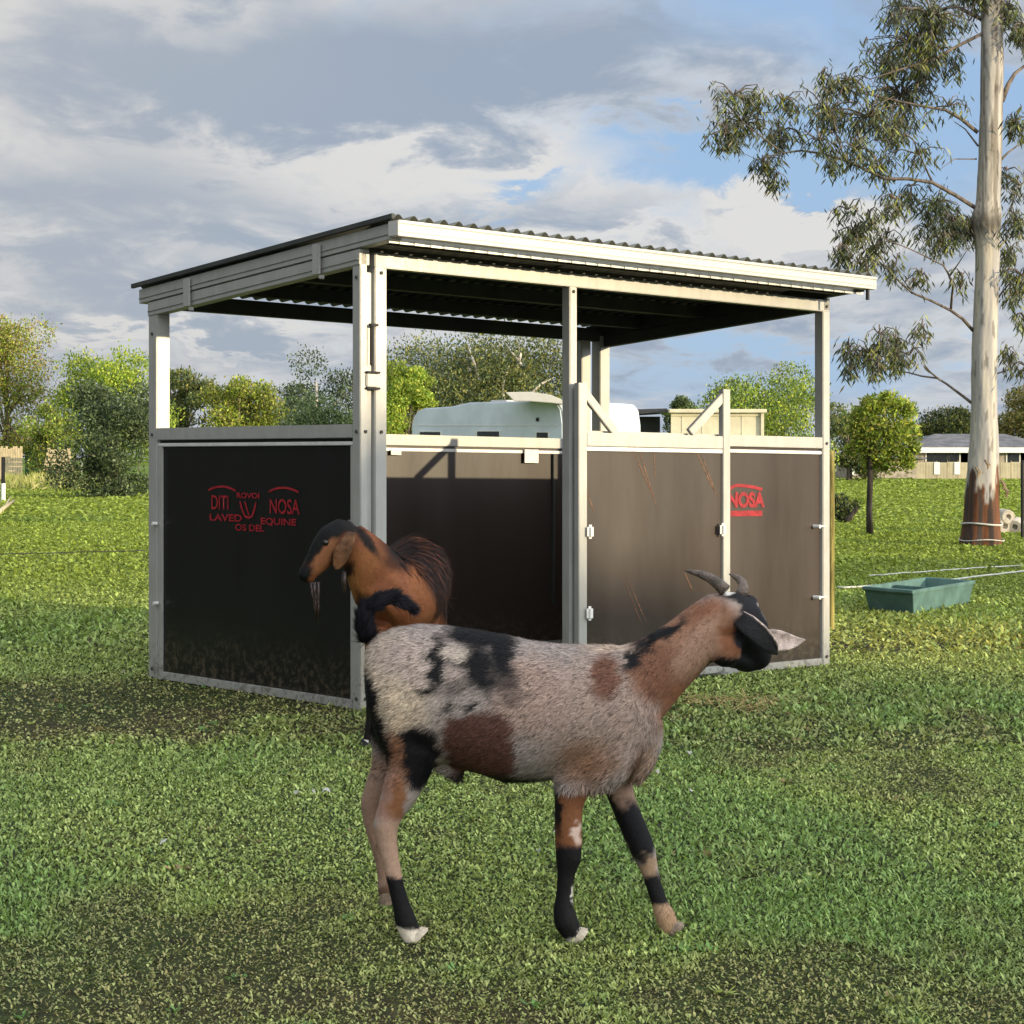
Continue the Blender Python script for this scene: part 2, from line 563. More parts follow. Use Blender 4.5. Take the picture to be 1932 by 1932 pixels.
def grass():
    bands = [(3.6, 5.5, 22000, 0.0155, 0.0027), (5.5, 8.0, 13000, 0.018, 0.0034), (8.0, 12.0, 5200, 0.026, 0.0055), (12.0, 20.0, 1500, 0.036, 0.010),
             (20.0, 36.0, 560, 0.042, 0.016), (36.0, 75.0, 90, 0.06, 0.035), (75.0, 125.0, 24, 0.09, 0.07)]
    vs, cs = [], []
    G1 = np.array(s2l((124, 148, 82)))
    G2 = np.array(s2l((186, 198, 122)))
    G3 = np.array(s2l((102, 150, 88)))
    BR = np.array(s2l((158, 138, 102)))
    DK = np.array(s2l((62, 72, 44)))
    FAR = np.array(s2l((132, 148, 66)))
    Cp = np.array([STB.C.x, STB.C.y])
    for d0, d1, dens, L, Wd in bands:
        area = 0.6 * (d1 ** 2 - d0 ** 2) / 2 + 3.0 * (d1 - d0)
        n = int(area * dens)
        yy = np.sqrt(rng.uniform(d0 ** 2, d1 ** 2, n))
        xx = rng.uniform(-1, 1, n) * (0.30 * yy + 1.2)
        s = np.array([soil(a, b) for a, b in zip(xx, yy)])
        keep = rng.uniform(0, 1, n) > np.clip((s - 0.15) * 1.2, 0.0, 0.62)
        # nothing grows right under the stable
        rel = np.stack([xx, yy], 1) - Cp
        a = (rel @ np.array([STB.Uinv[0][0], STB.Uinv[0][1]]))
        b = (rel @ np.array([STB.Uinv[1][0], STB.Uinv[1][1]]))
        ins = (a > 0.0) & (a < STB.W) & (b > 0.0) & (b < STB.L)
        keep &= ~(ins & (rng.uniform(0, 1, n) > 0.12))
        xx, yy, s = xx[keep], yy[keep], s[keep]
        n = len(xx)
        big = np.array([mnoise.noise(Vector((a * 0.7, b * 0.5, 9.0))) for a, b in zip(xx, yy)])
        hgt = L * (0.35 + 1.1 * rng.uniform(0, 1, n) ** 1.6 + 0.9 * (rng.uniform(0, 1, n) < 0.05)) * (1 + 0.5 * np.clip(big, -0.6, 1)) * np.where(s > 0.35, 0.7, 1.0)
        az = rng.uniform(0, 2 * np.pi, n)
        lean = rng.uniform(0.5, 1.4, n)
        wd = Wd * rng.uniform(0.7, 1.7, n)
        dx, dy = np.cos(az), np.sin(az)
        px, py = -dy, dx
        base = np.stack([xx, yy, np.zeros(n)], 1)
        tip = base + np.stack([dx * hgt * np.sin(lean), dy * hgt * np.sin(lean), hgt * np.cos(lean)], 1)
        mid = base + (tip - base) * 0.55 + np.stack([0 * dx, 0 * dx, hgt * 0.10], 1)
        sd = np.stack([px * wd, py * wd, 0 * px], 1)
        quad = np.stack([base, mid + sd, tip, mid - sd], 1)
        vs.append(quad.reshape(-1, 3))
        t = rng.uniform(0, 1, (n, 1))
        c = G1 * (1 - t) + G2 * t
        u = np.clip(big * 1.2 + 0.05, 0, 0.38)[:, None]
        c = c * (1 - u) + G3 * u
        br = np.clip((s - 0.10) * 1.8, 0, 0.75)[:, None] * rng.uniform(0.25, 1, (n, 1))
        c = c * (1 - br) + BR * br
        dk = (rng.uniform(0, 1, (n, 1)) < 0.17)
        c = np.where(dk, DK, c)
        yl = (np.exp(-((xx - 3.4) / 1.7) ** 2 - ((yy - 13.0) / 1.7) ** 2) * rng.uniform(0, 1, n))[:, None] * 0.8
        c = c * (1 - yl) + np.array(s2l((178, 160, 84))) * yl
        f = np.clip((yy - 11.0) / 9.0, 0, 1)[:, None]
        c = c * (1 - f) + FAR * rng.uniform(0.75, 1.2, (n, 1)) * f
        c *= rng.uniform(0.55, 1.5, (n, 1))
        cs.append(c)
    # broad-leaved weeds and clover tufts among the blades
    nw = 300
    wy = np.sqrt(rng.uniform(3.9 ** 2, 11.0 ** 2, nw))
    wx = rng.uniform(-1, 1, nw) * (0.29 * wy + 0.4)
    for a, b in zip(wx, wy):
        k = int(rng.integers(7, 16))
        az = rng.uniform(0, 2 * np.pi, k)
        L = rng.uniform(0.012, 0.032) * rng.uniform(0.6, 1.2, k)
        el = rng.uniform(0.15, 0.9, k)
        d = np.stack([np.cos(az) * np.cos(el), np.sin(az) * np.cos(el), np.sin(el)], 1) * L[:, None]
        sd = np.stack([-np.sin(az), np.cos(az), 0 * az], 1) * (L * rng.uniform(0.12, 0.28))[:, None]
        p0 = np.array([a, b, 0.004]) + rng.normal(0, 0.012, (k, 3)) * np.array([1, 1, 0])
        vs.append(np.stack([p0, p0 + d * 0.6 + sd, p0 + d, p0 + d * 0.6 - sd], 1).reshape(-1, 3))
        tint = (G3 * 0.5 + G1 * 0.45) if rng.uniform() < 0.45 else (G2 if rng.uniform() < 0.6 else BR)
        cs.append(tint * rng.uniform(0.6, 1.3, (k, 1)))
    tag(np_mesh('grass', np.concatenate(vs), 4, np.concatenate(cs), M['grass']), 'short patchy green turf with worn brown spots over the paddock', 'grass', kind='stuff')


# ------------------------------------------------------------------ stable frame of reference
class STB:
    pass


dC = EYE * F / 480.0
STB.C = V(680, 1342, dC)
STB.Rt = G(1566, 1256)
STB.Lb = G(280, 1280)
u = STB.Rt - STB.C
u.z = 0
v = STB.Lb - STB.C
v.z = 0
STB.W, STB.L = u.length, v.length
STB.U, STB.V = u.normalized(), v.normalized()
mm = Matrix(((STB.U.x, STB.V.x), (STB.U.y, STB.V.y))).inverted()
STB.Uinv = [list(mm[0]), list(mm[1])]
W_, L_ = STB.W, STB.L
print('stable', W_, L_, math.degrees(STB.U.angle(STB.V)))


def S(p):
    """stable coordinates: a along the front from the near corner, b back along the left wall, height"""
    a, b, z = p
    k = 1 - 0.033 * max(-0.1, min(1.1, a / W_)) * min(1.0, z / 1.0)
    q = STB.C + STB.U * a + STB.V * b
    return Vector((q.x, q.y, z * k))


def a_of(px, b=0.0):
    k = (px - CX) / F
    o = STB.C + STB.V * b
    return (k * o.y - o.x) / (STB.U.x - k * STB.U.y)


def b_of(px, a=0.0):
    k = (px - CX) / F
    o = STB.C + STB.U * a
    return (k * o.y - o.x) / (STB.V.x - k * STB.V.y)


def zat(a, b, py):
    q = STB.C + STB.U * a + STB.V * b
    z = EYE - (py - HOR) / F * q.y
    return z / (1 - 0.033 * (a / W_) * min(1.0, z))


def stable():
    t = thing('horse_stable', 'open sided steel horse stable with black panels and a corrugated skillion roof', 'stable', STB.C)

    def part(name, mat, boxes, parent=t, bevel=0.004):
        bm = bmesh.new()
        for lo, hi in boxes:
            box(bm, lo, hi, S)
        return from_bm(name, bm, M[mat], parent, bevel=bevel)

    P = 0.065
    ZB, ZR = 2.352, 1.468          # top of front beam, top of rail
    bf, br = b_of(747), L_ + 0.11  # roof overhangs
    zf, zr = 2.492, 2.30

    def zroof(b):
        return zf + (zr - zf) * (b - bf) / (br - bf)

    a_post = (0.0, a_of(693))
    aB0, aB1 = a_of(708), a_of(730)
    aM0, aM1 = a_of(1076), a_of(1090)
    aR0 = W_ - 0.062
    zAt = zroof(0.03) - 0.12
    # posts
    part('post', 'galv', [((0, 0.0, 0), (a_post[1], P, zAt))])
    part('post', 'galv', [((aB0, 0.0, 0), (aB1, P, ZB - 0.075))])
    part('post', 'galv', [((aM0, 0.004, 0), (aM1, P, ZB - 0.075))])
    part('post', 'galv', [((aR0, 0.0, 0), (W_, P, ZB - 0.075))])
    part('post', 'galv', [((0.0, L_ - 0.085, 0), (0.085, L_, zroof(L_) - 0.10))])
    part('post', 'galv', [((W_ - 0.085, L_ - 0.085, 0), (W_, L_, zroof(L_) - 0.10))])
    part('post', 'galv', [((W_ - 0.23, L_ - 0.065, 0), (W_ - 0.15, L_, zroof(L_) - 0.10))])
    # filler channel between the two corner posts with the latch hardware
    part('corner_channel', 'galv', [((a_post[1] + 0.002, 0.025, 0), (aB0 - 0.002, 0.05, 2.25))])
    la = (a_post[1] + aB0) / 2
    zz = [zat(la, 0, y) for y in (615, 690, 705, 735)]
    part('latch', 'black', [((la - 0.012, -0.02, zz[1]), (la + 0.002, 0.0, zz[0])), ((la - 0.02, -0.025, zz[0] - 0.002), (la + 0.03, 0.002, zz[0] + 0.012))])
    for k_ in (2, 3):
        part('latch_bar', 'black', [((la - 0.04, -0.02, zz[k_]), (la + 0.045, -0.002, zz[k_] + 0.012))])
    part('latch_plate', 'galv', [((la - 0.035, -0.012, zz[3] + 0.014), (la + 0.035, -0.003, zz[2] - 0.002))])
    # beams
    part('front_beam', 'galv', [((aB0, 0.0, ZB - 0.075), (W_, P - 0.003, ZB))])
    part('rear_beam', 'darksteel', [((0.0, L_ - 0.08, zroof(L_) - 0.14), (W_, L_ - 0.01, zroof(L_) - 0.05))])
    # sloping rafters: along both sides
    for name, a0, a1, up, dn, b0, b1, mat in (('rafter', -0.005, 0.055, 0.105, 0.185, 0.0, L_, 'galv'), ('barge', -0.012, 0.05, 0.018, 0.10, bf + 0.02, br - 0.03, 'galv'),
                                              ('rafter', W_ - 0.055, W_, 0.105, 0.185, 0.0, L_, 'darksteel'), ('barge', W_ - 0.06, W_ + 0.002, 0.018, 0.10, bf + 0.02, br - 0.03, 'darksteel')):
        bm = bmesh.new()

        def SR(p, up=up, dn=dn):
            return S(Vector((p.x, p.y, zroof(p.y) - up - (1 - p.z) * (dn - up))))
        box(bm, (a0, b0, 0), (a1, b1, 1), SR)
        if a0 < 0.0001:    # folded ridges along the channel
            for zc in (0.30,):
                box(bm, (a0 - 0.006, b0 + 0.004, zc), (a0 - 0.001, b1 - 0.004, zc + 0.1), SR)
        from_bm(name, bm, M[mat], t, bevel=0.003)
    for bx in (b_of(360), b_of(605)):
        bm = bmesh.new()
        zz_ = zroof(bx)
        box(bm, (-0.032, bx - 0.03, zz_ - 0.19), (-0.020, bx + 0.03, zz_ - 0.03), S)
        box(bm, (-0.032, bx - 0.045, zz_ - 0.215), (-0.008, bx - 0.025, zz_ - 0.195), S)
        from_bm('cleat', bm, M['galv'], t, bevel=0.003)
    # purlins
    for b in (bf + 0.15, 0.30, 0.95, 1.5):
        bm = bmesh.new()
        box(bm, (0.06, b, zroof(b) - 0.10), (W_ - 0.06, b + 0.06, zroof(b) - 0.022), S)
        from_bm('purlin', bm, M['darksteel'], t, bevel=0.003)
    # corrugated roof sheet
    bm = bmesh.new()
    pitch, amp = 0.092, 0.017
    n = int((W_ + 0.05) / pitch * 10)
    rows = []
    for top in (0, 1):
        for b in (bf - 0.02, br):
            row = []
            for i in range(n + 1):
                a = -0.025 + (W_ + 0.05) * i / n
                row.append(bm.verts.new(S(Vector((a, b, zroof(b) + amp * math.cos(2 * math.pi * a / pitch) + (0.003 if top else 0))))))
            rows.append(row)
    for i in range(n):
        bm.faces.new((rows[0][i], rows[0][i + 1], rows[1][i + 1], rows[1][i]))
        bm.faces.new((rows[2][i], rows[3][i], rows[3][i + 1], rows[2][i + 1]))
        bm.faces.new((rows[0][i], rows[2][i], rows[2][i + 1], rows[0][i + 1]))
        bm.faces.new((rows[1][i], rows[1][i + 1], rows[3][i + 1], rows[3][i]))
    roof = from_bm('roof', bm, M['roof'], t, smooth=True)
    # flashing along the left edge and the front gutter
    bm = bmesh.new()
    box(bm, (-0.040, bf - 0.02, 0), (-0.021, br + 0.01, 1), lambda p: S(Vector((p.x, p.y, zroof(p.y) - 0.006 + 0.026 * p.z))))
    from_bm('flashing', bm, M['darksteel'], roof, bevel=0.002)
    bm = bmesh.new()
    g0, g1 = -0.03, W_ + 0.015
    zt0, zf = zf, zf - 0.020
    box(bm, (g0, bf - 0.055, zf - 0.072), (g1, bf - 0.047, zf + 0.004), S)
    box(bm, (g0, bf - 0.047, zf - 0.072), (g1, bf + 0.015, zf - 0.066), S)
    box(bm, (g0, bf - 0.062, zf - 0.010), (g1, bf - 0.055, zf + 0.006), S)
    box(bm, (g0, bf - 0.059, zf - 0.052), (g1, bf - 0.055, zf - 0.046), S)
    box(bm, (g0 - 0.005, bf - 0.062, zf - 0.072), (g0, bf + 0.015, zf + 0.004), S)
    gut = from_bm('gutter', bm, M['gutter'], roof, bevel=0.002)
    bm = bmesh.new()
    box(bm, (g1 - 0.06, bf - 0.04, zf - 0.14), (g1 - 0.045, bf - 0.025, zf - 0.072), S)
    from_bm('gutter_spout', bm, M['black'], gut)
    zf = zt0
    # pale teeth under the gutter standing for light through the corrugations
    bm = bmesh.new()
    for i in range(int(W_ / pitch)):
        a = 0.06 + i * pitch + random.uniform(-0.006, 0.006)
        box(bm, (a, bf + 0.045, zf - 0.118), (a + pitch * 0.66, bf + 0.051, zf - 0.098), S)
    box(bm, (0.0, bf + 0.0512, zf - 0.116), (W_ - 0.02, bf + 0.056, zf - 0.02), S)
    from_bm('light_dashes', bm, M['strip'], roof)

    # ---- wall panels
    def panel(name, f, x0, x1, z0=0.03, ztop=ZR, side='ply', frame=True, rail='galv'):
        """f maps (along, depth, z); depth 0 is the outer face, + goes inwards"""
        def bx(nm, mat, boxes, par, bevel=0.003):
            bm = bmesh.new()
            for lo, hi in boxes:
                box(bm, lo, hi, f)
            return from_bm(nm, bm, M[mat], par, bevel=bevel)
        b = bx(name, side, [((x0 + 0.004, 0.022, z0 + 0.02), (x1 - 0.004, 0.036, ztop - 0.06))], t, 0)
        bx('rail', rail, [((x0, 0.0, ztop - 0.07), (x1, 0.06, ztop))], b)
        bx('trim_strip', 'strip', [((x0, 0.008, ztop - 0.108), (x1, 0.020, ztop - 0.088))], b)
        bx('bottom_rail', 'galv', [((x0, 0.004, z0 - 0.025), (x1, 0.05, z0 + 0.02))], b)
        return b

    left = lambda p: S(Vector((p.y, p.x, p.z)))
    front = lambda p: S(Vector((p.x, p.y, p.z)))
    rear = lambda p: S(Vector((p.x, L_ - 0.06 + p.y * 0.9, p.z)))
    right = lambda p: S(Vector((W_ - p.y, p.x, p.z)))
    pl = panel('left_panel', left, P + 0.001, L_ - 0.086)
    # frame flats at both ends of the left panel
    for xx in ((P + 0.001, P + 0.025), (L_ - 0.125, L_ - 0.087)):
        bm = bmesh.new()
        box(bm, (xx[0], 0.006, 0.051), (xx[1], 0.0215, ZR - 0.11), left)
        from_bm('panel_frame', bm, M['galv'], pl, bevel=0.003)
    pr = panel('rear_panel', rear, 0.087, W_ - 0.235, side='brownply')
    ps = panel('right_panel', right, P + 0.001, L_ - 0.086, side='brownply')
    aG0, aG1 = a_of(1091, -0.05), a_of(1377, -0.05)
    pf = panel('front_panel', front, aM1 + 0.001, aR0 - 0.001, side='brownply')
    # seam on the rear panel with the pale notice hanging from the rail
    ar = a_of(1047, L_ - 0.07)
    bm = bmesh.new()
    box(bm, (ar - 0.006, -0.005, 0.3), (ar + 0.004, 0.021, ZR - 0.11), rear)
    from_bm('panel_joint', bm, M['darksteel'], pr)
    an0, an1 = a_of(1052, L_ - 0.07), a_of(1077 - 1, L_ - 0.07)
    an0, an1 = a_of(990, L_ - 0.07), a_of(1016, L_ - 0.07)
    zn0, zn1 = zat(an0, L_, 873), zat(an0, L_, 848)
    bm = bmesh.new()
    box(bm, (an0, -0.012, zn0), (an1, -0.006, zn1), rear)
    from_bm('tag_plate', bm, M['white'], pr)
    bm = bmesh.new()
    a1_, a2_ = a_of(738, L_ - 0.07), a_of(757, L_ - 0.07)
    box(bm, (a1_, -0.012, zat(a1_, L_, 858)), (a2_, -0.004, zat(a1_, L_, 849)), rear)
    from_bm('tag_plate', bm, M['white'], pr)
    # bolt heads at the joints
    for a_, b_, z_ in ((0.03, -0.006, 1.43), (0.03, -0.006, 0.06), ((aB0 + aB1) / 2, -0.006, 2.25), ((aB0 + aB1) / 2, -0.006, 1.43), (W_ - 0.03, -0.006, 2.31), (W_ - 0.03, -0.006, 1.43), (W_ - 0.03, -0.006, 0.06), ((aM0 + aM1) / 2, -0.002, 2.25)):
        bm = bmesh.new()
        tube(bm, [S((a_, b_, z_)), S((a_, b_ + 0.007, z_))], 0.010, 6)
        from_bm('bolt', bm, M['darksteel'], t)
    for b_, z_ in ((0.03, 1.43), (0.03, 0.06), (L_ - 0.04, 1.43), (L_ - 0.04, 0.06), (L_ - 0.04, 2.02), (0.03, 2.22)):
        bm = bmesh.new()
        tube(bm, [S((-0.006, b_, z_)), S((0.001, b_, z_))], 0.010, 6)
        from_bm('bolt', bm, M['darksteel'], t)
    # ---- gate slung in front of the right half
    gb = -0.055
    gate = lambda p: S(Vector((p.x, gb + p.y, p.z)))
    GS = 0.05
    bm = bmesh.new()
    box(bm, (aG0 + GS, 0.018, 0.07), (aG1 - GS, 0.030, ZR - 0.09), gate)
    gt = from_bm('gate', bm, M['brownply'], t)
    bm = bmesh.new()
    zl, zrr = zat(aG0, gb, 722), zat(aG1, gb, 735)
    zq = zat(aG0, gb, 839)
    aL1 = a_of(1108, gb)
    aR1 = a_of(1365, gb)
    box(bm, (aG0, 0, 0.03), (aL1, 0.038, zl), gate)
    box(bm, (aR1, 0, 0.03), (aG1, 0.038, zrr), gate)
    box(bm, (aL1 + 0.0005, 0.002, ZR - 0.088), (aR1 - 0.0005, 0.036, ZR - 0.012), gate)
    box(bm, (aL1 + 0.0005, 0.002, 0.03), (aR1 - 0.0005, 0.036, 0.07), gate)
    for (x0, y0, x1, y1) in ((1100, 722, 1165, 816), (1370, 737, 1306, 816)):
        a0, a1 = a_of(x0, gb), a_of(x1, gb)
        z0, z1 = zat(a0, gb, y0), zat(a1, gb, y1)
        dv = Vector((a1 - a0, 0, z1 - z0)).normalized()
        up = Vector((-dv.z, 0, dv.x)) * 0.025
        A, B = Vector((a0, 0.004, z0 - 0.03)), Vector((a1, 0.004, z1))
        vs = []
        for q in (A, B):
            for sgn in (-1, 1):
                for yy in (0.006, 0.033):
                    w = q + up * sgn
                    vs.append(bm.verts.new(gate(Vector((w.x, yy, w.z)))))
        for q in ((0, 1, 3, 2), (4, 6, 7, 5), (0, 4, 5, 1), (2, 3, 7, 6), (0, 2, 6, 4), (1, 5, 7, 3)):
            bm.faces.new([vs[i] for i in q])
    from_bm('gate_frame', bm, M['galv'], gt, bevel=0.003)
    bm = bmesh.new()
    box(bm, (aL1 + 0.002, 0.006, ZR - 0.114), (aR1 - 0.002, 0.016, ZR - 0.092), gate)
    from_bm('trim_strip', bm, M['strip'], gt)
    # rounded white plastic hinge guards
    for (x, y) in ((1110, 1003), (1360, 999), (1109, 1157)):
        a = a_of(x, gb)
        z = zat(a, gb, y)
        bm = bmesh.new()
        box(bm, (a - 0.022, -0.03, z - 0.04), (a + 0.022, 0.0, z + 0.04), gate)
        from_bm('hinge_guard', bm, M['white'], gt, bevel=0.013)
    # latch pins
    for (x, y) in ((1540, 993), (1540, 1127)):
        a = a_of(x)
        z = zat(a, 0, y)
        bm = bmesh.new()
        tube(bm, [S((a, 0.02, z)), S((a, -0.03, z))], 0.012, 10)
        tube(bm, [S((a + 0.02, -0.012, z)), S((a + 0.07, -0.012, z))], 0.005, 8)
        from_bm('latch_pin', bm, M['white'], pf)
    for (x, y) in ((296, 988), (298, 1138)):
        b = b_of(x)
        q = STB.C + STB.V * b
        z = EYE - (y - HOR) / F * q.y
        bm = bmesh.new()
        tube(bm, [S((0.0, b, z)), S((-0.03, b, z))], 0.011, 10)
        from_bm('latch_pin', bm, M['white'], pl)
    # long thin brown streaks on the gate's face
    def streak(x0, y0, x1, y1, wd):
        bm = bmesh.new()
        a0, a1 = a_of(x0, gb), a_of(x1, gb)
        p0, p1 = Vector((a0, 0.0165, zat(a0, gb, y0))), Vector((a1, 0.0165, zat(a1, gb, y1)))
        dv = (p1 - p0).normalized()
        sd = Vector((-dv.z, 0, dv.x)) * wd
        N = 9
        top, bot = [], []
        for i in range(N + 1):
            s = i / N
            k = math.sin(math.pi * min(1, max(0.04, s))) ** 0.5 * random.uniform(0.6, 1.2)
            c = p0.lerp(p1, s)
            top.append(bm.verts.new(gate(c + sd * k)))
            bot.append(bm.verts.new(gate(c - sd * k)))
        for i in range(N):
            bm.faces.new((top[i], top[i + 1], bot[i + 1], bot[i]))
        from_bm('streak_mark', bm, M['brownstreak'], gt)
    for q in ((1200, 852, 1240, 945, 0.004), (1211, 852, 1245, 962, 0.003), (1318, 852, 1352, 928, 0.004), (1326, 852, 1360, 945, 0.003), (1178, 1086, 1219, 1188, 0.003),
              (1186, 1086, 1228, 1186, 0.003), (1296, 1080, 1312, 1118, 0.004), (1112, 930, 1128, 972, 0.003), (1238, 852, 1241, 905, 0.003)):
        streak(*q)

    # ---- red painted lettering
    def text(s, size, f, a, z, par, squash=1.0, bold=0.0):
        cu = bpy.data.curves.new('lettering', 'FONT')
        cu.body = s
        cu.size = size
        cu.align_x = 'CENTER'
        cu.offset = bold
        o = bpy.data.objects.new('tmp', cu)
        COL.objects.link(o)
        dg = bpy.context.evaluated_depsgraph_get()
        dg.update()
        me = bpy.data.meshes.new_from_object(o.evaluated_get(dg))
        bpy.data.objects.remove(o)
        for vv in me.vertices:
            vv.co = f(a + vv.co.x * squash, z + vv.co.y)
        link('lettering', me, M['red'], par)

    def arc(f, pts, wd, par):
        bm = bmesh.new()
        A, B = [], []
        for i, (x, z) in enumerate(pts):
            x0, z0 = pts[max(0, i - 1)]
            x1, z1 = pts[min(len(pts) - 1, i + 1)]
            L = math.hypot(x1 - x0, z1 - z0)
            nx, nz = -(z1 - z0) / L * wd, (x1 - x0) / L * wd
            A.append(bm.verts.new(f(x + nx, z + nz)))
            B.append(bm.verts.new(f(x - nx, z - nz)))
        for i in range(len(pts) - 1):
            bm.faces.new((A[i], A[i + 1], B[i + 1], B[i]))
        from_bm('emblem_line', bm, M['red'], par)

    # left wall: seen from outside the along axis runs away from the corner, so mirror it
    bc = b_of(470)
    zc = EYE - (950 - HOR) / F * (STB.C + STB.V * bc).y
    fl = lambda x, z: S(Vector((0.0185, bc - x, zc + z)))
    sx = (b_of(388) - b_of(553)) / 165.0          # metres along the wall per picture unit
    sz = (STB.C + STB.V * bc).y / F

    def L2(px, py):
        return (px - 470) * sx, -(py - 950) * sz
    for s, px, py, h, wd in (('DITI', 408, 963, 27, 48), ('NOSA', 529, 967, 27, 50), ('LAVED', 419, 985, 13, 66), ('EQUINE', 518, 988, 12, 68), ('OS DEL', 465, 1002, 12, 62), ('ROVOI', 462, 940, 10, 44)):
        x, z = L2(px, py)
        size = h * sz / 0.70
        text(s, size, fl, x, z, pl, (wd * sx) / (size * 0.62 * len(s)), 0.0012)
    for cxp in (412, 528):
        arc(fl, [L2(cxp + 27 * (i / 8 - 1), 919 + 8 * ((i / 8 - 1) ** 2)) for i in range(17)], 0.006, pl)
    arc(fl, [L2(*q) for q in ((447, 947), (451, 962), (456, 974), (463, 977), (470, 974), (474, 962), (477, 948))], 0.007, pl)
    arc(fl, [L2(*q) for q in ((456, 946), (460, 960), (464, 972))], 0.006, pl)
    # front wall: the right half of the same sign shows past the gate
    ac = a_of(1411)
    zc2 = zat(ac, 0, 950)
    sxx = (a_of(1443) - a_of(1380)) / 63.0
    szz = (STB.C + STB.U * ac).y / F
    ff = lambda x, z: S(Vector((ac + x, 0.0185, zc2 + z)))
    h = 27 * szz / 0.70
    text('NOSA', h, ff, (1412 - 1411) * sxx, -(956 - 950) * szz, pf, 62 * sxx / (h * 0.62 * 4), 0.006)
    arc(ff, [((x - 1411) * sxx, -(y - 950) * szz) for x, y in ((1381, 925), (1384, 919), (1395, 915), (1412, 916), (1430, 919), (1443, 923))], 0.010, pf)
    bm = bmesh.new()
    q = [bm.verts.new(ff((x - 1411) * sxx, -(y - 950) * szz)) for x, y in ((1379, 964), (1443, 964), (1443, 975), (1379, 975))]
    bm.faces.new(q)
    from_bm('painted_bar', bm, M['red'], pf)
    return t


stable()
grass()


# ------------------------------------------------------------------ vegetation
def leaves(n_pts, normals_up, size, aspect, droop):
    """array of leaf quads round points"""
    pts = np.asarray(n_pts)
    n = len(pts)
    az = rng.uniform(0, 2 * np.pi, n)
    tilt = rng.normal(0, 1, n) * (1 - droop) * 1.2
    d = np.stack([np.cos(az) * np.sin(tilt + 0.5), np.sin(az) * np.sin(tilt + 0.5), np.cos(tilt + 0.5)], 1)
    d = d * (1 - droop) + np.array([0, 0, -1.0]) * droop + np.stack([np.cos(az), np.sin(az), 0 * az], 1) * 0.35 * droop
    d /= np.linalg.norm(d, axis=1)[:, None]
    r = rng.normal(0, 1, (n, 3))
    s = np.cross(d, r)
    s /= np.linalg.norm(s, axis=1)[:, None]
    L = size * rng.uniform(0.6, 1.4, (n, 1))
    w = L * aspect
    a = pts
    tip = pts + d * L
    m = pts + d * L * 0.45
    return np.stack([a, m + s * w * 0.5, tip, m - s * w * 0.5], 1).reshape(-1, 3)


def palette(n, cols, clump):
    """leaf colours: light and dark clumps within a tree"""
    c = np.array([s2l(q) for q in cols])
    i = rng.integers(0, len(c), n)
    out = c[i] * 1.5 * (0.5 + 0.5 * rng.uniform(0.6, 1.6, (n, 1)))
    return out * clump[:, None]


def bg_tree(name, label, cat, x0, x1, ytop, ybase, d, cols, group=None, clumps=22, n=5200, leaf=0.22, fill=0.75, droop=0.15, trunk='greybark', skirt=0.12, cone=False, seed=0):
    n, leaf = int(n * 2.7), leaf * 0.72
    r = random.Random(seed + int(x0 * 7 + ytop))
    base = V((x0 + x1) / 2, ybase, d)
    base.z = 0
    s = d / F
    wid = (x1 - x0) * s / 2 * 1.22
    top = EYE - (ytop - HOR) * s
    t = thing(name, label, cat, base, group)
    z0 = top * skirt
    cents, rads = [], []
    for i in range(clumps):
        for _ in range(60):
            zz = z0 + (top - z0) * r.random() ** 0.85
            f = (zz - z0) / (top - z0)
            if cone:
                prof = 1.02 - f
            else:
                prof = math.sin(math.pi * min(1, 0.26 + 0.60 * f)) ** 0.6
            ang = r.uniform(0, 2 * math.pi)
            rr = wid * prof * math.sqrt(r.random()) * 0.8
            c = Vector((base.x + rr * math.cos(ang), base.y + rr * math.sin(ang) * 0.8, zz))
            rad = wid * r.uniform(0.24, 0.44) * (0.6 if cone else 1)
            if c.z + rad * 0.8 <= top * 1.02:
                break
        cents.append(c)
        rads.append(rad)
    per = n // clumps
    P, CL = [], []
    for c, rad in zip(cents, rads):
        v = rng.normal(0, 1, (per, 3))
        v /= np.linalg.norm(v, axis=1)[:, None]
        q = rad * rng.uniform(0.25, 1, (per, 1)) ** 0.45 * (1 + 0.25 * rng.normal(0, 1, (per, 1)) * 0.6)
        P.append(np.array(c) + v * q * np.array([1, 1, 0.8]))
        CL.append(np.full(per, r.uniform(0.7, 1.25)))
    P = np.concatenate(P)
    CL = np.concatenate(CL)
    P[:, 2] = np.maximum(P[:, 2], 0.06)
    np_mesh('crown', leaves(P, None, leaf, 0.5, droop), 4, palette(len(P), cols, CL), M['leaf'], t)
    bm = bmesh.new()
    rt = max(0.05, wid * 0.065)
    mid = Vector((base.x + r.uniform(-.1, .1) * wid, base.y, top * 0.45))
    tube(bm, [base - Vector((0, 0, 0.05)), base + Vector((0, 0, top * 0.15)), mid, Vector((mid.x, mid.y, top * 0.75))], [rt * 1.25, rt, rt * 0.7, rt * 0.25], 8)
    for c in cents[:9]:
        st = base.lerp(mid, r.uniform(0.4, 1.0))
        tube(bm, [st, st.lerp(c, 0.5) + Vector((0, 0, 0.1)), c], [rt * 0.45, rt * 0.3, rt * 0.12], 6)
    from_bm('trunk', bm, M[trunk], t, smooth=True)
    return t


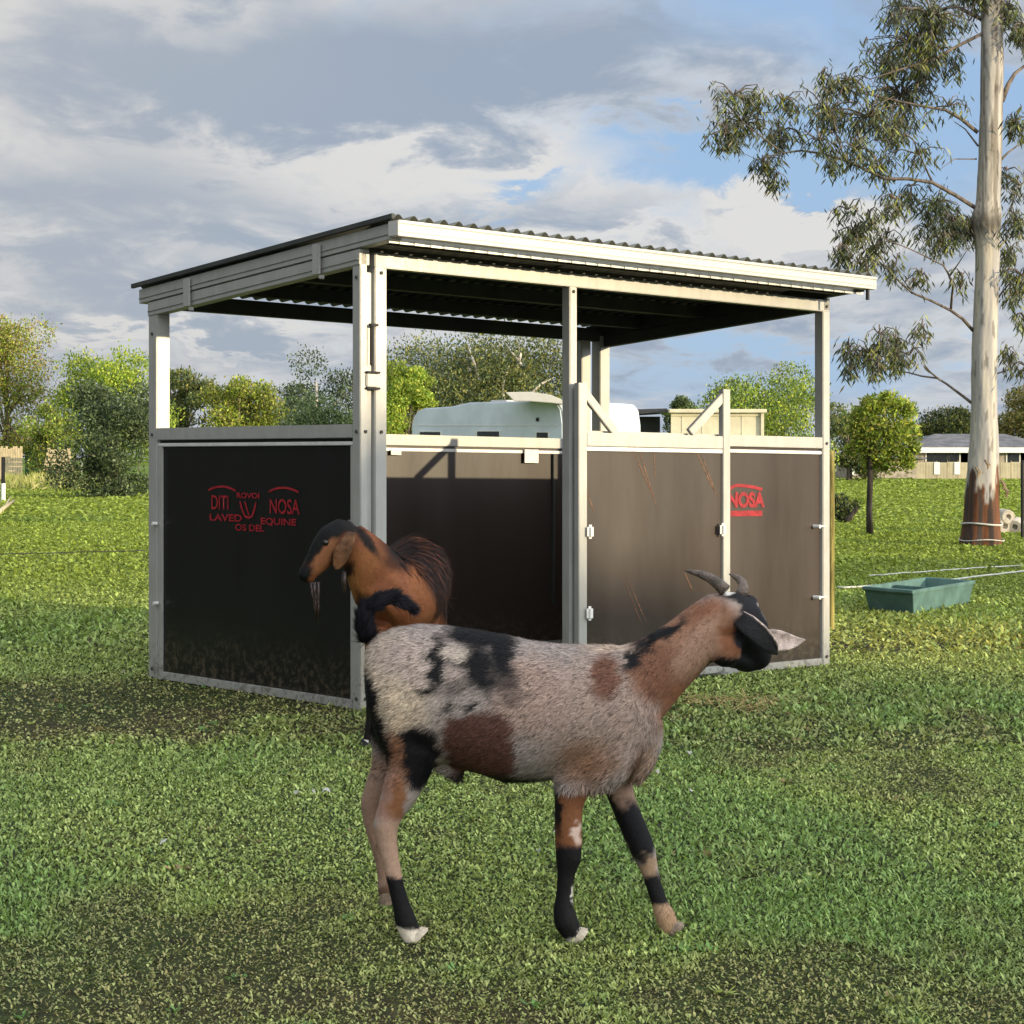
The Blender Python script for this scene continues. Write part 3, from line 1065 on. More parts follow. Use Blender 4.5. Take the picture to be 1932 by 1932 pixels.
YG = [(128, 140, 52), (104, 122, 44), (150, 152, 66), (86, 104, 40)]
GG = [(84, 98, 62), (66, 80, 54), (104, 116, 80), (54, 66, 46)]
OL = [(104, 104, 54), (84, 90, 48), (126, 122, 66), (70, 76, 42)]
DK = [(58, 70, 48), (46, 58, 42), (76, 86, 62), (40, 50, 36)]
BG = [(122, 140, 54), (100, 122, 46), (146, 158, 66), (82, 104, 42)]
BRN = [(120, 104, 66), (96, 88, 54), (140, 122, 80), (84, 84, 44)]
GRP = 'trees along the far edge of the paddock'


def background_trees():
    T = bg_tree
    T('broadleaf_tree', 'tall feathery olive and yellow tree at the left edge of the picture', 'tree', -70, 108, 590, 905, 96, YG + BRN, GRP, 34, 9000, 0.20, droop=0.3, seed=1)
    T('broadleaf_tree', 'bright yellow green tree behind the dark bush left of the stable', 'tree', 108, 300, 660, 903, 92, BG + YG, GRP, 30, 7500, 0.22, seed=2)
    T('willow_bush', 'dark grey green bushy tree with a skirt of pale leaves left of the stable', 'tree', 108, 300, 722, 938, 58, GG + DK, GRP, 30, 8500, 0.15, droop=0.35, skirt=0.03, seed=3)
    T('broadleaf_tree', 'muted olive tree just right of the stable rear left post', 'tree', 285, 410, 697, 903, 100, OL + GG, GRP, 24, 5200, 0.24, seed=4)
    T('broadleaf_tree', 'low yellow olive tree in the middle of the left opening', 'tree', 375, 530, 712, 903, 96, YG + OL, GRP, 24, 5600, 0.24, seed=5)
    T('broadleaf_tree', 'tall dark grey sparse gum left of the corner posts', 'tree', 503, 700, 660, 903, 108, DK + GG, GRP, 24, 5000, 0.24, seed=6, trunk='palebark')
    T('broadleaf_tree', 'low silvery green tree in front of the dark sparse gum', 'tree', 505, 690, 745, 905, 84, GG, GRP, 22, 5200, 0.2, seed=7)
    T('conifer', 'thin dark pine spire between the yellow olive tree and the dark gum', 'tree', 486, 520, 722, 900, 112, DK, GRP, 18, 1600, 0.2, cone=True, seed=8)
    big = T('broadleaf_tree', 'wide old gum with pale bare limbs behind the caravan', 'tree', 715, 1085, 622, 903, 110, OL + GG + DK + OL, GRP, 60, 21000, 0.27, seed=9, trunk='palebark')
    bm = bmesh.new()
    for q in (((905, 720), (893, 680), (882, 650)), ((985, 690), (968, 668), (955, 650)), ((975, 700), (982, 670), (978, 645)), ((1000, 745), (1020, 725), (1045, 712)), ((955, 790), (948, 730), (960, 690))):
        tube(bm, [V(x, y, 106.5 + i * 0.4) for i, (x, y) in enumerate(q)], [0.10, 0.08, 0.04], 7)
    from_bm('bare_limb', bm, M['palebark'], big, smooth=True)
    T('broadleaf_tree', 'bright yellow green bush left of the caravan', 'tree', 715, 822, 682, 903, 80, BG + YG, GRP, 20, 5200, 0.19, seed=10)
    T('broadleaf_tree', 'round bright green tree behind the right half of the stable', 'tree', 1305, 1570, 684, 903, 88, YG + BG + GG, GRP, 36, 10000, 0.2, seed=11)
    T('broadleaf_tree', 'small dark green tree beside the round bright green tree', 'tree', 1255, 1335, 742, 903, 104, GG, GRP, 16, 3000, 0.22, seed=12)
    T('broadleaf_tree', 'dense mid green tree just right of the stable front right post', 'tree', 1540, 1665, 752, 903, 98, OL + GG, GRP, 20, 5000, 0.22, seed=13)
    T('broadleaf_tree', 'dark round tree behind the pale house left of the gum trunk', 'tree', 1728, 1835, 766, 898, 140, DK + OL, GRP, 22, 4500, 0.3, seed=14)
    T('broadleaf_tree', 'reddish brown and green tree at the right edge of the picture', 'tree', 1868, 2010, 722, 898, 135, BRN + OL, GRP, 26, 6000, 0.3, seed=15)
    T('broadleaf_tree', 'olive tree behind the house roof between gum trunk and dark round tree', 'tree', 1800, 1880, 785, 898, 146, OL, GRP, 14, 2500, 0.3, seed=16)
    T('broadleaf_tree', 'low green bush between the tall feathery tree and the dark bush at far left', 'shrub', 50, 150, 755, 905, 88, BG + OL, GRP, 16, 3000, 0.2, seed=19)
    T('broadleaf_tree', 'low grey green scrub at the back of the left opening', 'shrub', 400, 560, 770, 903, 104, GG + OL, GRP, 18, 3200, 0.22, seed=20)
    T('broadleaf_tree', 'olive scrub behind the outbuilding right of the stable', 'shrub', 1590, 1745, 795, 900, 128, OL + GG, GRP, 18, 3200, 0.26, seed=21)
    T('broadleaf_tree', 'wide olive tree behind the caravan left end', 'tree', 640, 800, 690, 903, 118, OL + DK, GRP, 20, 4200, 0.24, seed=22)
    # outside the frame on both sides, so that the row goes on
    T('broadleaf_tree', 'olive tree beyond the left edge of the picture', 'tree', -260, -60, 640, 903, 100, OL + GG, GRP, 22, 3500, 0.28, seed=17)
    T('broadleaf_tree', 'olive tree beyond the right edge of the picture', 'tree', 1990, 2200, 700, 898, 130, OL + GG, GRP, 22, 3500, 0.32, seed=18)


background_trees()


def small_tree():
    d = EYE * F / (1010 - HOR)
    t = thing('street_tree', 'young bright green tree with a thin dark trunk on the lawn right of the stable', 'tree', G(1640, 1010))
    bm = bmesh.new()
    pts = [V(x, y, d) for x, y in ((1641, 1012), (1640, 960), (1642, 900), (1640, 850), (1645, 800), (1655, 765))]
    tube(bm, pts, [0.062, 0.05, 0.048, 0.042, 0.03, 0.01], 9)
    tube(bm, [V(1641, 872, d), V(1660, 850, d), V(1688, 800, d)], [0.03, 0.02, 0.01], 7)
    tube(bm, [V(1641, 862, d), V(1625, 830, d), V(1620, 790, d)], [0.03, 0.02, 0.01], 7)
    from_bm('trunk', bm, M['darkbark'], t, smooth=True)
    P, CL = [], []
    for (x, y, r, k) in ((1668, 790, 40, 1.1), (1640, 800, 36, .9), (1695, 790, 34, 1.2), (1700, 830, 30, 1.1), (1665, 840, 36, 1), (1630, 835, 26, .85), (1625, 790, 25, .9), (1690, 865, 26, 1),
                         (1655, 765, 20, 1.1), (1690, 765, 22, 1.15), (1715, 810, 20, 1.2), (1640, 872, 18, .9), (1712, 872, 16, 1), (1618, 812, 16, .9), (1668, 880, 14, 1), (1606, 850, 11, .9), (1725, 848, 12, 1.1), (1672, 752, 12, 1.1), (1715, 775, 14, 1.1), (1730, 820, 9, 1), (1640, 762, 12, 1)):
        r *= 0.86
        n = int(r * 20)
        v = rng.normal(0, 1, (n, 3))
        v /= np.linalg.norm(v, axis=1)[:, None]
        rr = r * d / F
        P.append(np.array(V(x, y, d + rng.uniform(-.25, .25))) + v * rr * (rng.uniform(0.1, 1.0, (n, 1)) ** 0.6 + np.abs(rng.normal(0, 0.22, (n, 1)))) * np.array([1.05, 1, 1.1]))
        CL.append(np.full(n, k))
    P = np.concatenate(P)
    np_mesh('crown', leaves(P, None, 0.075, 0.42, 0.35), 4, palette(len(P), YG + BG + OL, np.concatenate(CL)), M['leaf'], t)


small_tree()


def gum_tree():
    d = EYE * F / (1030 - HOR)
    base = G(1852, 1030)
    t = thing('gum_tree', 'tall gum with a smooth pale trunk, rust brown foot painted darker on its shaded left and hanging leaves, right of the stable', 'tree', base)
    # trunk: ring by ring with flutes and a flared foot, coloured by height and noise
    prof = [(1036, 1851, 40), (1024, 1851, 38), (1005, 1852, 35.5), (975, 1853, 33), (930, 1854, 32), (880, 1855, 29), (830, 1857, 27), (780, 1857, 24.5), (720, 1857, 24), (650, 1858, 23.5), (580, 1860, 23),
            (520, 1862, 22), (470, 1863, 22.5), (445, 1861, 25), (425, 1859, 28), (405, 1861, 26), (380, 1864, 22.5), (320, 1867, 22), (260, 1869, 21.5), (200, 1871, 21), (140, 1872, 21.5), (80, 1872, 20.5), (20, 1872, 20), (-60, 1872, 18), (-160, 1870, 14)]
    bm = bmesh.new()
    seg = 72
    ys = np.linspace(1036, -160, 430)
    yp = [p[0] for p in prof][::-1]
    cx = np.interp(ys, yp, [p[1] for p in prof][::-1])
    rr = np.interp(ys, yp, [p[2] for p in prof][::-1])
    loops = []
    for y, x, r in zip(ys, cx, rr):
        c = V(x, y, d)
        row = []
        for k in range(seg):
            a = 2 * math.pi * k / seg
            foot = max(0, (y - 900) / 130)
            burl = math.exp(-((y - 425) / 22) ** 2)
            q = 1 + foot * 0.09 * math.sin(5 * a + 0.8) + 0.05 * mnoise.noise(Vector((math.cos(a) * 1.5, math.sin(a) * 1.5, c.z * 0.9))) + (0.03 + burl * 0.10) * mnoise.noise(Vector((math.cos(a) * 4, math.sin(a) * 4, c.z * 4)))
            w = r * d / F * q
            row.append(bm.verts.new((c.x + w * math.cos(a), c.y + w * math.sin(a), max(c.z, -0.05))))
        loops.append(row)
    for A, B in zip(loops[:-1], loops[1:]):
        for k in range(seg):
            bm.faces.new((A[k], A[(k + 1) % seg], B[(k + 1) % seg], B[k]))
    bmesh.ops.recalc_face_normals(bm, faces=bm.faces[:])
    me = bpy.data.meshes.new('trunk')
    bm.to_mesh(me)
    bm.free()
    me.shade_smooth()
    co, no = mesh_arrays(me)
    cols = np.zeros((len(co), 3))
    GREY, CREAM, TAN, BLK, RUST = [np.array(s2l(c)) for c in ((176, 172, 168), (204, 196, 182), (170, 146, 116), (52, 44, 40), (138, 88, 56))]
    for i, (x, y, z) in enumerate(co):
        ang = math.atan2(y - d, x - base.x)
        P = Vector((math.cos(ang) * 1.2, math.sin(ang) * 1.2, z * 0.35))
        n1 = mnoise.fractal(P * 1.6, 1, 2, 4)
        n2 = mnoise.fractal(Vector((math.cos(ang) * 5, math.sin(ang) * 5, z * 0.8)), 1, 2, 4)
        n3 = mnoise.fractal(Vector((math.cos(ang) * 3, math.sin(ang) * 3, z * 2.5 + 7)), 1, 2, 3)
        c = GREY * (1 + 0.12 * n2)
        k = min(1, max(0, n1 * 2.2 + 0.35))
        c = c * (1 - k) + CREAM * k
        yp_ = HOR - (z - EYE) * F / d
        if yp_ < 420:            # rougher streaked upper bole
            k = min(1, max(0, n2 * 2.6 + 0.35))
            c = c * (1 - k * .8) + np.array(s2l((128, 118, 104))) * k * .8
        k = math.exp(-((yp_ - 425) / 24) ** 2)
        c = c * (1 - k * .85) + np.array(s2l((70, 64, 52))) * k * .85
        k = min(1, max(0, (n3 - 0.33) * 7))
        c = c * (1 - k * .5) + BLK * k * .5
        edge = 905 + 45 * n3 + 25 * math.sin(ang * 3)
        k = min(1, max(0, (yp_ - edge) / 14))
        b2 = RUST * (0.75 + 0.5 * n2)
        kk = min(1, max(0, n2 * 3 + 0.35 + (0.35 if math.cos(ang) < -0.1 else -0.4)))  # darker left half paints the shaded side of the foot
        b2 = b2 * (1 - kk) + BLK * 1.5 * kk
        c = c * (1 - k) + b2 * k
        cols[i] = np.clip(c * 0.84, 0.01, 0.9)
    set_cols(me, cols)
    link('trunk', me, colmat('gum bark', 0.75, 0.25, 0.5, (22, 22, 6)), t)
    # limbs
    limbs = [([(1845, 250), (1815, 226), (1785, 209), (1752, 204), (1700, 192), (1660, 183), (1600, 172)], 8, 0),
             ([(1840, 392), (1800, 368), (1759, 346), (1715, 338), (1670, 336), (1630, 320), (1595, 303), (1555, 290), (1514, 284), (1475, 287), (1440, 262), (1400, 230)], 8, -0.6),
             ([(1836, 624), (1815, 602), (1794, 584), (1755, 566), (1719, 551), (1700, 536), (1687, 522), (1672, 505), (1661, 483)], 6.5, -0.5),
             ([(1794, 584), (1796, 560), (1796, 538), (1790, 518), (1781, 502), (1745, 482), (1710, 466), (1680, 455), (1650, 440)], 5, -0.5),
             ([(1791, 522), (1808, 495), (1832, 462)], 3.5, -0.3),
             ([(1838, 764), (1815, 745), (1800, 735), (1785, 724), (1770, 715), (1740, 708), (1715, 705), (1685, 695), (1650, 680)], 6, 0.4),
             ([(1775, 718), (1757, 700), (1745, 690), (1735, 670), (1720, 650), (1700, 640)], 4, 0.4),
             ([(1890, 190), (1902, 160), (1915, 140), (1940, 118), (1980, 90)], 11, 0.3),
             ([(1888, 302), (1900, 288), (1918, 276), (1950, 262)], 5.5, 0.2),
             ([(1845, 275), (1820, 245), (1800, 228)], 4, 0.5),
             ([(1860, 40), (1800, 10), (1740, 30), (1700, 70)], 9, 0.4), ([(1860, 60), (1800, 90), (1760, 110), (1700, 130), (1640, 150)], 7, -0.5),
             ([(1842, 300), (1800, 300), (1770, 320)], 3, -0.6), ([(1760, 346), (1740, 300), (1720, 260), (1690, 240)], 4, -0.6), ([(1595, 303), (1580, 260), (1570, 215), (1590, 160)], 4, -0.6),
             ([(1475, 287), (1430, 300), (1400, 290)], 2.6, -0.6), ([(1885, 470), (1905, 440), (1925, 430)], 4, 0.3), ([(1884, 560), (1910, 530), (1930, 520)], 4, 0.3), ([(1880, 705), (1910, 698), (1940, 700)], 3.4, 0.3)]
    bm = bmesh.new()
    for pts, r, dd in limbs:
        n = len(pts)
        P3 = []
        for i, (x, y) in enumerate(pts):
            P3.append(V(x + random.uniform(-2, 2) * (i > 0), y + random.uniform(-2, 2) * (i > 0), d + dd * (i / (n - 1)) * 1.6))
        tube(bm, P3, [r * d / F * (1 - 0.72 * i / (n - 1)) * 0.5 for i in range(n)], 8)
    clusters = [(1400, 230, 62, 1), (1372, 255, 36, 1), (1470, 250, 50, .9), (1440, 310, 30, 1), (1462, 335, 18, 1), (1385, 180, 40, .8), (1430, 180, 35, .55), (1480, 190, 32, .7),
                (1560, 210, 62, 1), (1600, 150, 50, .8), (1550, 150, 36, .5), (1640, 220, 68, 1.1), (1700, 180, 74, 1.3), (1665, 120, 50, 1), (1720, 80, 70, 1.3), (1760, 30, 75, 1.4), (1700, 15, 40, 1.2), (1850, -15, 70, 1.5), (1690, 250, 60, .9), (1620, 280, 52, .8), (1730, 290, 44, .5), (1660, 320, 40, .6),
                (1580, 300, 34, .6), (1545, 265, 40, .8), (1730, 130, 50, 1.1), (1770, 90, 45, .8), (1800, 130, 40, .35), (1790, 200, 40, .3), (1720, 350, 36, .6), (1690, 375, 28, .5),
                (1765, 385, 42, 1), (1795, 420, 38, 1.1), (1780, 450, 36, .9), (1828, 425, 30, 1.6), (1750, 430, 30, .7),
                (1612, 440, 42, 1), (1585, 470, 26, 1), (1650, 470, 34, .8), (1600, 395, 28, .5), (1640, 400, 26, .4), (1700, 400, 34, .4), (1625, 500, 30, .7), (1690, 500, 26, .5), (1740, 520, 34, .4), (1815, 520, 20, .5), (1675, 440, 24, .4),
                (1640, 665, 38, 1), (1690, 650, 38, .9), (1740, 618, 22, .7), (1600, 660, 26, .5), (1655, 690, 26, .7), (1660, 630, 26, .5), (1715, 670, 26, .4), (1605, 690, 18, .6), (1690, 680, 20, .6),
                (1915, 420, 34, 1), (1930, 520, 38, 1), (1910, 560, 26, .7), (1915, 230, 34, .8), (1900, 320, 24, .4), (1935, 60, 46, 1.2), (1900, 20, 40, 1.2), (1905, 480, 30, .8), (1935, 690, 28, .6), (1900, 660, 14, .5), (1925, 350, 24, .6), (1935, 600, 26, .8)]
    P, CL, SZ = [], [], []
    for (x, y, r, k) in clusters:
        rr = r * d / F
        c = np.array(V(x, y, d + random.uniform(-1.0, 1.0)))
        # twigs carry sprays of hanging leaves
        nt = max(5, int(r * 0.36 * k))
        for _ in range(nt):
            v = rng.normal(0, 1, 3)
            v /= np.linalg.norm(v)
            v[2] = v[2] * 0.7 + 0.1
            e = c + v * rr * rng.uniform(0.45, 1.3)
            m = (c + e) / 2 + np.array([0, 0, 0.06])
            tube(bm, [c, m, e, e + np.array([v[0] * .06, v[1] * .06, -0.12])], [0.013, 0.009, 0.006, 0.003], 4, cap=False)
            nl = int(rng.integers(18, 32))
            s = rng.uniform(0.25, 1.15, (nl, 1))
            pp = c + (e - c) * s + rng.normal(0, 0.055, (nl, 3)) - np.array([0, 0, 1]) * np.abs(rng.normal(0, 0.07, (nl, 1)))
            P.append(pp)
            CL.append(np.full(nl, rng.uniform(0.65, 1.35)))
    from_bm('limb', bm, M['greybark'], t, smooth=True)
    P = np.concatenate(P)
    pal = [(70, 78, 52), (56, 64, 46), (92, 98, 60), (50, 54, 40), (114, 118, 52), (84, 76, 56), (66, 72, 60)]
    np_mesh('crown', leaves(P, None, 0.135, 0.17, 0.72), 4, palette(len(P), pal, np.concatenate(CL)), M['gumleaf'], t)
    # peeling strip of bark
    for (x, y, l, w) in ((1893, 915, 26, 5), (1888, 905, 20, 4), (1840, 880, 22, 4), (1858, 868, 18, 4)):
        a = V(x, y, d - 0.33 if x < 1880 else d - 0.1)
        b = V(x + 5, y + l, d - 0.42 if x < 1880 else d - 0.15)
        bm = bmesh.new()
        tube(bm, [a, a.lerp(b, .5) + Vector((0.03, -0.04, 0)), b], [0.015, 0.03, 0.008], 5)
        from_bm('bark_strip', bm, M['wood'], t)
    return d


dG = gum_tree()


def tree_guard():
    """white tape round the foot of the gum"""
    c = G(1852, 1030)
    bm = bmesh.new()
    z = EYE - (988 - HOR) / F * dG
    r = 37.5 * dG / F
    tube(bm, [Vector((c.x + r * math.cos(a), c.y + r * math.sin(a), z + 0.015 * math.sin(a * 2))) for a in np.linspace(0, 2 * math.pi, 41)], 0.014, 6, cap=False)
    z2 = EYE - (1018 - HOR) / F * dG
    r2 = 41.5 * dG / F
    tube(bm, [Vector((c.x + r2 * math.cos(a), c.y + r2 * math.sin(a), z2 + 0.012 * math.sin(a * 3))) for a in np.linspace(0, 2 * math.pi, 41)], 0.008, 6, cap=False)
    tag(from_bm('tree_tie', bm, M['rope']), 'white rope tied round the brown foot of the gum tree', 'rope')


tree_guard()


# ------------------------------------------------------------------ trough, posts, logs, ropes and other small things
def trough():
    d = 1.3 * F / (1161 - HOR)
    base = G(1712, 1160)
    t = thing('feed_trough', 'faded green plastic feed trough lying on the grass right of the stable', 'trough', base)
    # corners: short dark end faces the viewer's left, long side runs right and away
    A = G(1629, 1152)
    B = G(1722, 1161)
    C_ = G(1838, 1139)
    D_ = C_ + (A - B)
    zt = 0.205
    cen = (A + B + C_ + D_) / 4

    def ring(k, z):
        return [cen + (q - cen) * k + Vector((0, 0, z)) for q in (A, B, C_, D_)]
    bm = bmesh.new()
    loops = []
    for k, z in ((0.90, 0.0), (0.99, zt - 0.03), (1.03, zt - 0.028), (1.03, zt), (0.93, zt), (0.84, 0.04)):
        loops.append([bm.verts.new(q) for q in ring(k, z)])
    for P_, Q in zip(loops[:-1], loops[1:]):
        for i in range(4):
            bm.faces.new((P_[i], P_[(i + 1) % 4], Q[(i + 1) % 4], Q[i]))
    bm.faces.new(loops[0][::-1])
    bm.faces.new(loops[-1])
    from_bm('tub', bm, M['teal'], t, bevel=0.012)
    bm = bmesh.new()
    p = ring(0.86, zt - 0.02)
    m0, m1 = p[0].lerp(p[3], 0.42), p[1].lerp(p[2], 0.42)
    dv = (p[3] - p[0]).normalized() * 0.02
    vs = [bm.verts.new(q) for q in (m0 - dv, m1 - dv, m1 + dv, m0 + dv)] + [bm.verts.new(q - Vector((0, 0, 0.17))) for q in (m0 - dv, m1 - dv, m1 + dv, m0 + dv)]
    for q in ((0, 1, 2, 3), (7, 6, 5, 4), (0, 4, 5, 1), (1, 5, 6, 2), (2, 6, 7, 3), (3, 7, 4, 0)):
        bm.faces.new([vs[i] for i in q])
    from_bm('divider', bm, M['teal'], t, bevel=0.005)


trough()


def post(name, label, cat, x, ytop, ybase, wpx, mat, group=None, lean=0.0, tipmat=None, tipfrac=0.3):
    b = G(x, ybase)
    d = b.y
    h = (ybase - ytop) * d / F
    r = wpx * d / F / 2
    t = thing(name, label, cat, b, group)
    bm = bmesh.new()
    top = b + Vector((lean, 0, h))
    mid = b.lerp(top, tipfrac if tipmat else 0.0)
    # T-shaped picket
    for wv, hv in ((r, r * 0.28), (r * 0.28, r)):
        vs = []
        for q in (mid - Vector((0, 0, 0.03 if not tipmat else 0)), top):
            vs.append([bm.verts.new(q + Vector((sx * wv, sy * hv, 0))) for sx, sy in ((-1, -1), (1, -1), (1, 1), (-1, 1))])
        for i in range(4):
            bm.faces.new((vs[0][i], vs[0][(i + 1) % 4], vs[1][(i + 1) % 4], vs[1][i]))
        bm.faces.new(vs[0][::-1])
        bm.faces.new(vs[1])
        if wv == r:
            pass
    from_bm('shaft', bm, M[mat], t)
    if tipmat:
        bm = bmesh.new()
        tube(bm, [b - Vector((0, 0, 0.03)), mid], [r * 1.25, r * 1.25], 10)
        from_bm('sleeve', bm, M[tipmat], t)
    return t


def wooden_post(name, label, x, ytop, ybase, wpx, mat, group=None, d=None):
    b = G(x, ybase)
    dd = b.y
    h = (ybase - ytop) * dd / F
    r = wpx * dd / F / 2
    bm = bmesh.new()
    N = 8
    loops = []
    for i in range(N + 1):
        z = h * i / N
        row = []
        for k in range(10):
            a = 2 * math.pi * k / 10
            q = r * (1 + 0.12 * mnoise.noise(Vector((math.cos(a) * 2, math.sin(a) * 2, z * 3 + x))))
            row.append(bm.verts.new((b.x + q * math.cos(a), b.y + q * math.sin(a), z - (0.03 if i == 0 else 0))))
        loops.append(row)
    for A, B in zip(loops[:-1], loops[1:]):
        for k in range(10):
            bm.faces.new((A[k], A[(k + 1) % 10], B[(k + 1) % 10], B[k]))
    bm.faces.new(loops[-1])
    o = from_bm(name, bm, M[mat], smooth=True)
    return tag(o, label, 'post', group)


post('star_picket', 'dark steel star picket beside the log pile at the right edge', 'fence post', 1929, 868, 1018, 6, 'darkpost')
post('star_picket', 'dark steel star picket with a white foot sleeve at the left edge', 'fence post', 6, 862, 948, 7, 'darkpost', tipmat='white', tipfrac=0.42)
wooden_post('olive_upright', 'olive yellow upright strip behind the right front post of the stable', 1569, 850, 1188, 11, 'oliveyellow')  # upright set where a blurred olive strip runs
for x, y0, y1, lab in ((154, 870, 912, 'thin white fence stake between the timber easel and the dark bush'), (73, 878, 912, 'thin white fence stake left of the timber easel')):
    wooden_post('fence_stake', lab, x, y0, y1, 3.2, 'white', 'white stakes at the far left')


def logs():
    spots = [(1893, 994, 15, 'large pale log with a hollow end beside the gum foot'), (1915, 998, 13, 'pale log at the front right of the log pile'), (1899, 975, 14, 'pale log on top of the log pile'), (1882, 985, 10, 'small pale log nearest the gum foot')]
    for i, (x, y, r, lab) in enumerate(spots):
        g = G(x, 1006)
        d = g.y
        rr = r * d / F
        c = V(x, y, d)
        c.z = max(c.z, rr * 0.95)
        dirv = Vector((0.35 * (1 if i % 2 else -1), 1, 0.05)).normalized()
        bm = bmesh.new()
        A, B = c - dirv * 0.05, c + dirv * 0.7
        # hollow-ended log
        s = dirv.cross(Vector((0, 0, 1))).normalized()
        up = s.cross(dirv)
        loops = []
        for p, k in ((B, 1.0), (A, 1.0), (A - dirv * 0.012, 0.9), (A - dirv * 0.01, 0.42), (A + dirv * 0.06, 0.30)):
            loops.append([bm.verts.new(p + (s * math.cos(a) + up * math.sin(a)) * rr * k * (1 + 0.12 * mnoise.noise(Vector((math.cos(a) * 1.6 + i * 5, math.sin(a) * 1.6, 0))))) for a in np.linspace(0, 2 * math.pi, 19)[:-1]])
        for P_, Q in zip(loops[:-1], loops[1:]):
            for k in range(18):
                bm.faces.new((P_[k], P_[(k + 1) % 18], Q[(k + 1) % 18], Q[k]))
        bm.faces.new(loops[0][::-1])
        bm.faces.new(loops[-1])
        tag(from_bm('cut_log', bm, M['palebark'], smooth=False), lab, 'log', 'logs piled beside the gum tree')


logs()


def shrub_and_stump():
    b = G(1588, 986)
    d = b.y
    t = thing('garden_shrub', 'small leafy shrub on the lawn beside the stable right post', 'shrub', b)
    P, CL = [], []
    for (x, y, r) in ((1590, 950, 16), (1582, 970, 14), (1600, 965, 14), (1612, 955, 9), (1596, 978, 14), (1578, 945, 8)):
        n = 170
        v = rng.normal(0, 1, (n, 3))
        v /= np.linalg.norm(v, axis=1)[:, None]
        P.append(np.array(V(x, y, d + rng.uniform(-.1, .1))) + v * r * d / F * rng.uniform(.2, 1.1, (n, 1)) ** .5)
        CL.append(np.full(n, rng.uniform(.7, 1.1)))
    P = np.concatenate(P)
    P[:, 2] = np.maximum(P[:, 2], 0.02)
    np_mesh('foliage', leaves(P, None, 0.08, 0.45, 0.1), 4, palette(len(P), DK + GG + OL, np.concatenate(CL)), M['leaf'], t)
    bm = bmesh.new()
    tube(bm, [b, V(1588, 960, d), V(1592, 945, d)], [0.03, 0.02, 0.008], 7)
    from_bm('stem', bm, M['darkbark'], t)
    bm = bmesh.new()
    a, c = V(1598, 983, d - 0.2), V(1617, 958, d - 0.25)
    a.z = max(a.z, 0.03)
    tube(bm, [a, a.lerp(c, .5), c], [0.055, 0.05, 0.045], 10)
    tag(from_bm('fallen_branch', bm, M['darkbark'], smooth=False), 'dark cut branch leaning out of the small shrub', 'branch')


shrub_and_stump()


def ropes():
    def run(name, lab, cat, pts, r, mat, group=None):
        bm = bmesh.new()
        tube(bm, [G(x, y) + Vector((0, 0, h)) for x, y, h in pts], r, 6)
        tag(from_bm(name, bm, M[mat], smooth=True), lab, cat, group)
    run('fence_rope', 'white electric fence rope trailing over the lawn behind the trough', 'rope', [(1580 + i * 16, 1118 - 36 * (i / 24) ** 1.4 + random.uniform(-1, 1), 0.05) for i in range(25)], 0.010, 'rope', 'slack white ropes on the lawn')
    run('fence_rope', 'upper white electric fence rope nearer the gum foot', 'rope', [(1640 + i * 13, 1093 - 22 * (i / 24) + random.uniform(-1, 1), 0.04) for i in range(25)], 0.008, 'rope', 'slack white ropes on the lawn')
    run('fence_wire', 'thin dark fence wire across the lawn left of the stable', 'wire', [(-20 + i * 14, 1058 - 8 * (i / 21) + random.uniform(-.6, .6), 0.08) for i in range(22)], 0.007, 'darkpost')
    # bleached branch at the left edge
    bm = bmesh.new()
    tube(bm, [G(-18, 985) + Vector((0, 0, .05)), G(5, 968) + Vector((0, 0, .10)), G(26, 956) + Vector((0, 0, .16))], [0.06, 0.05, 0.03], 8)
    tube(bm, [G(8, 967) + Vector((0, 0, .1)), G(20, 950) + Vector((0, 0, .2))], [0.03, 0.015], 6)
    tag(from_bm('fallen_branch', bm, M['palewood'], smooth=True), 'bleached yellow branch lying at the left edge of the lawn', 'branch')


ropes()


def straw_patch():
    n = 420
    c = G(1372, 1330)
    P = np.stack([c.x + rng.normal(0, 0.20, n), c.y + rng.normal(0, 0.16, n), rng.uniform(0.006, 0.035, n)], 1)
    az = rng.uniform(0, np.pi, n)
    d = np.stack([np.cos(az), np.sin(az), rng.normal(0, .15, n)], 1) * rng.uniform(0.02, 0.07, (n, 1))
    s = np.stack([-np.sin(az), np.cos(az), 0 * az], 1) * 0.0028
    q = np.stack([P - d - s, P + d - s, P + d + s, P - d + s], 1).reshape(-1, 3)
    tag(np_mesh('straw', q, 4, None, M['straw']), 'thin scatter of dry yellow straw on the grass before the right panel', 'straw', kind='stuff')
    # hay left inside the stable doorway
    n = 900
    a = rng.uniform(0.5, 1.5, n)
    b = rng.normal(1.0, 0.3, n)
    P = np.array([list(S((x, y, 0.02))) for x, y in zip(a, b)])
    P[:, 2] = rng.uniform(0, 0.10, n)
    az = rng.uniform(0, np.pi, n)
    d = np.stack([np.cos(az), np.sin(az), rng.normal(0, .6, n)], 1) * rng.uniform(0.03, 0.10, (n, 1))
    s = np.stack([-np.sin(az), np.cos(az), 0 * az], 1) * 0.004
    q = np.stack([P - d - s, P + d - s, P + d + s, P - d + s], 1).reshape(-1, 3)
    q[:, 2] = np.maximum(q[:, 2], 0.005)
    tag(np_mesh('hay', q, 4, None, M['straw']), 'loose hay on the dark floor inside the stable doorway', 'hay', kind='stuff')


straw_patch()


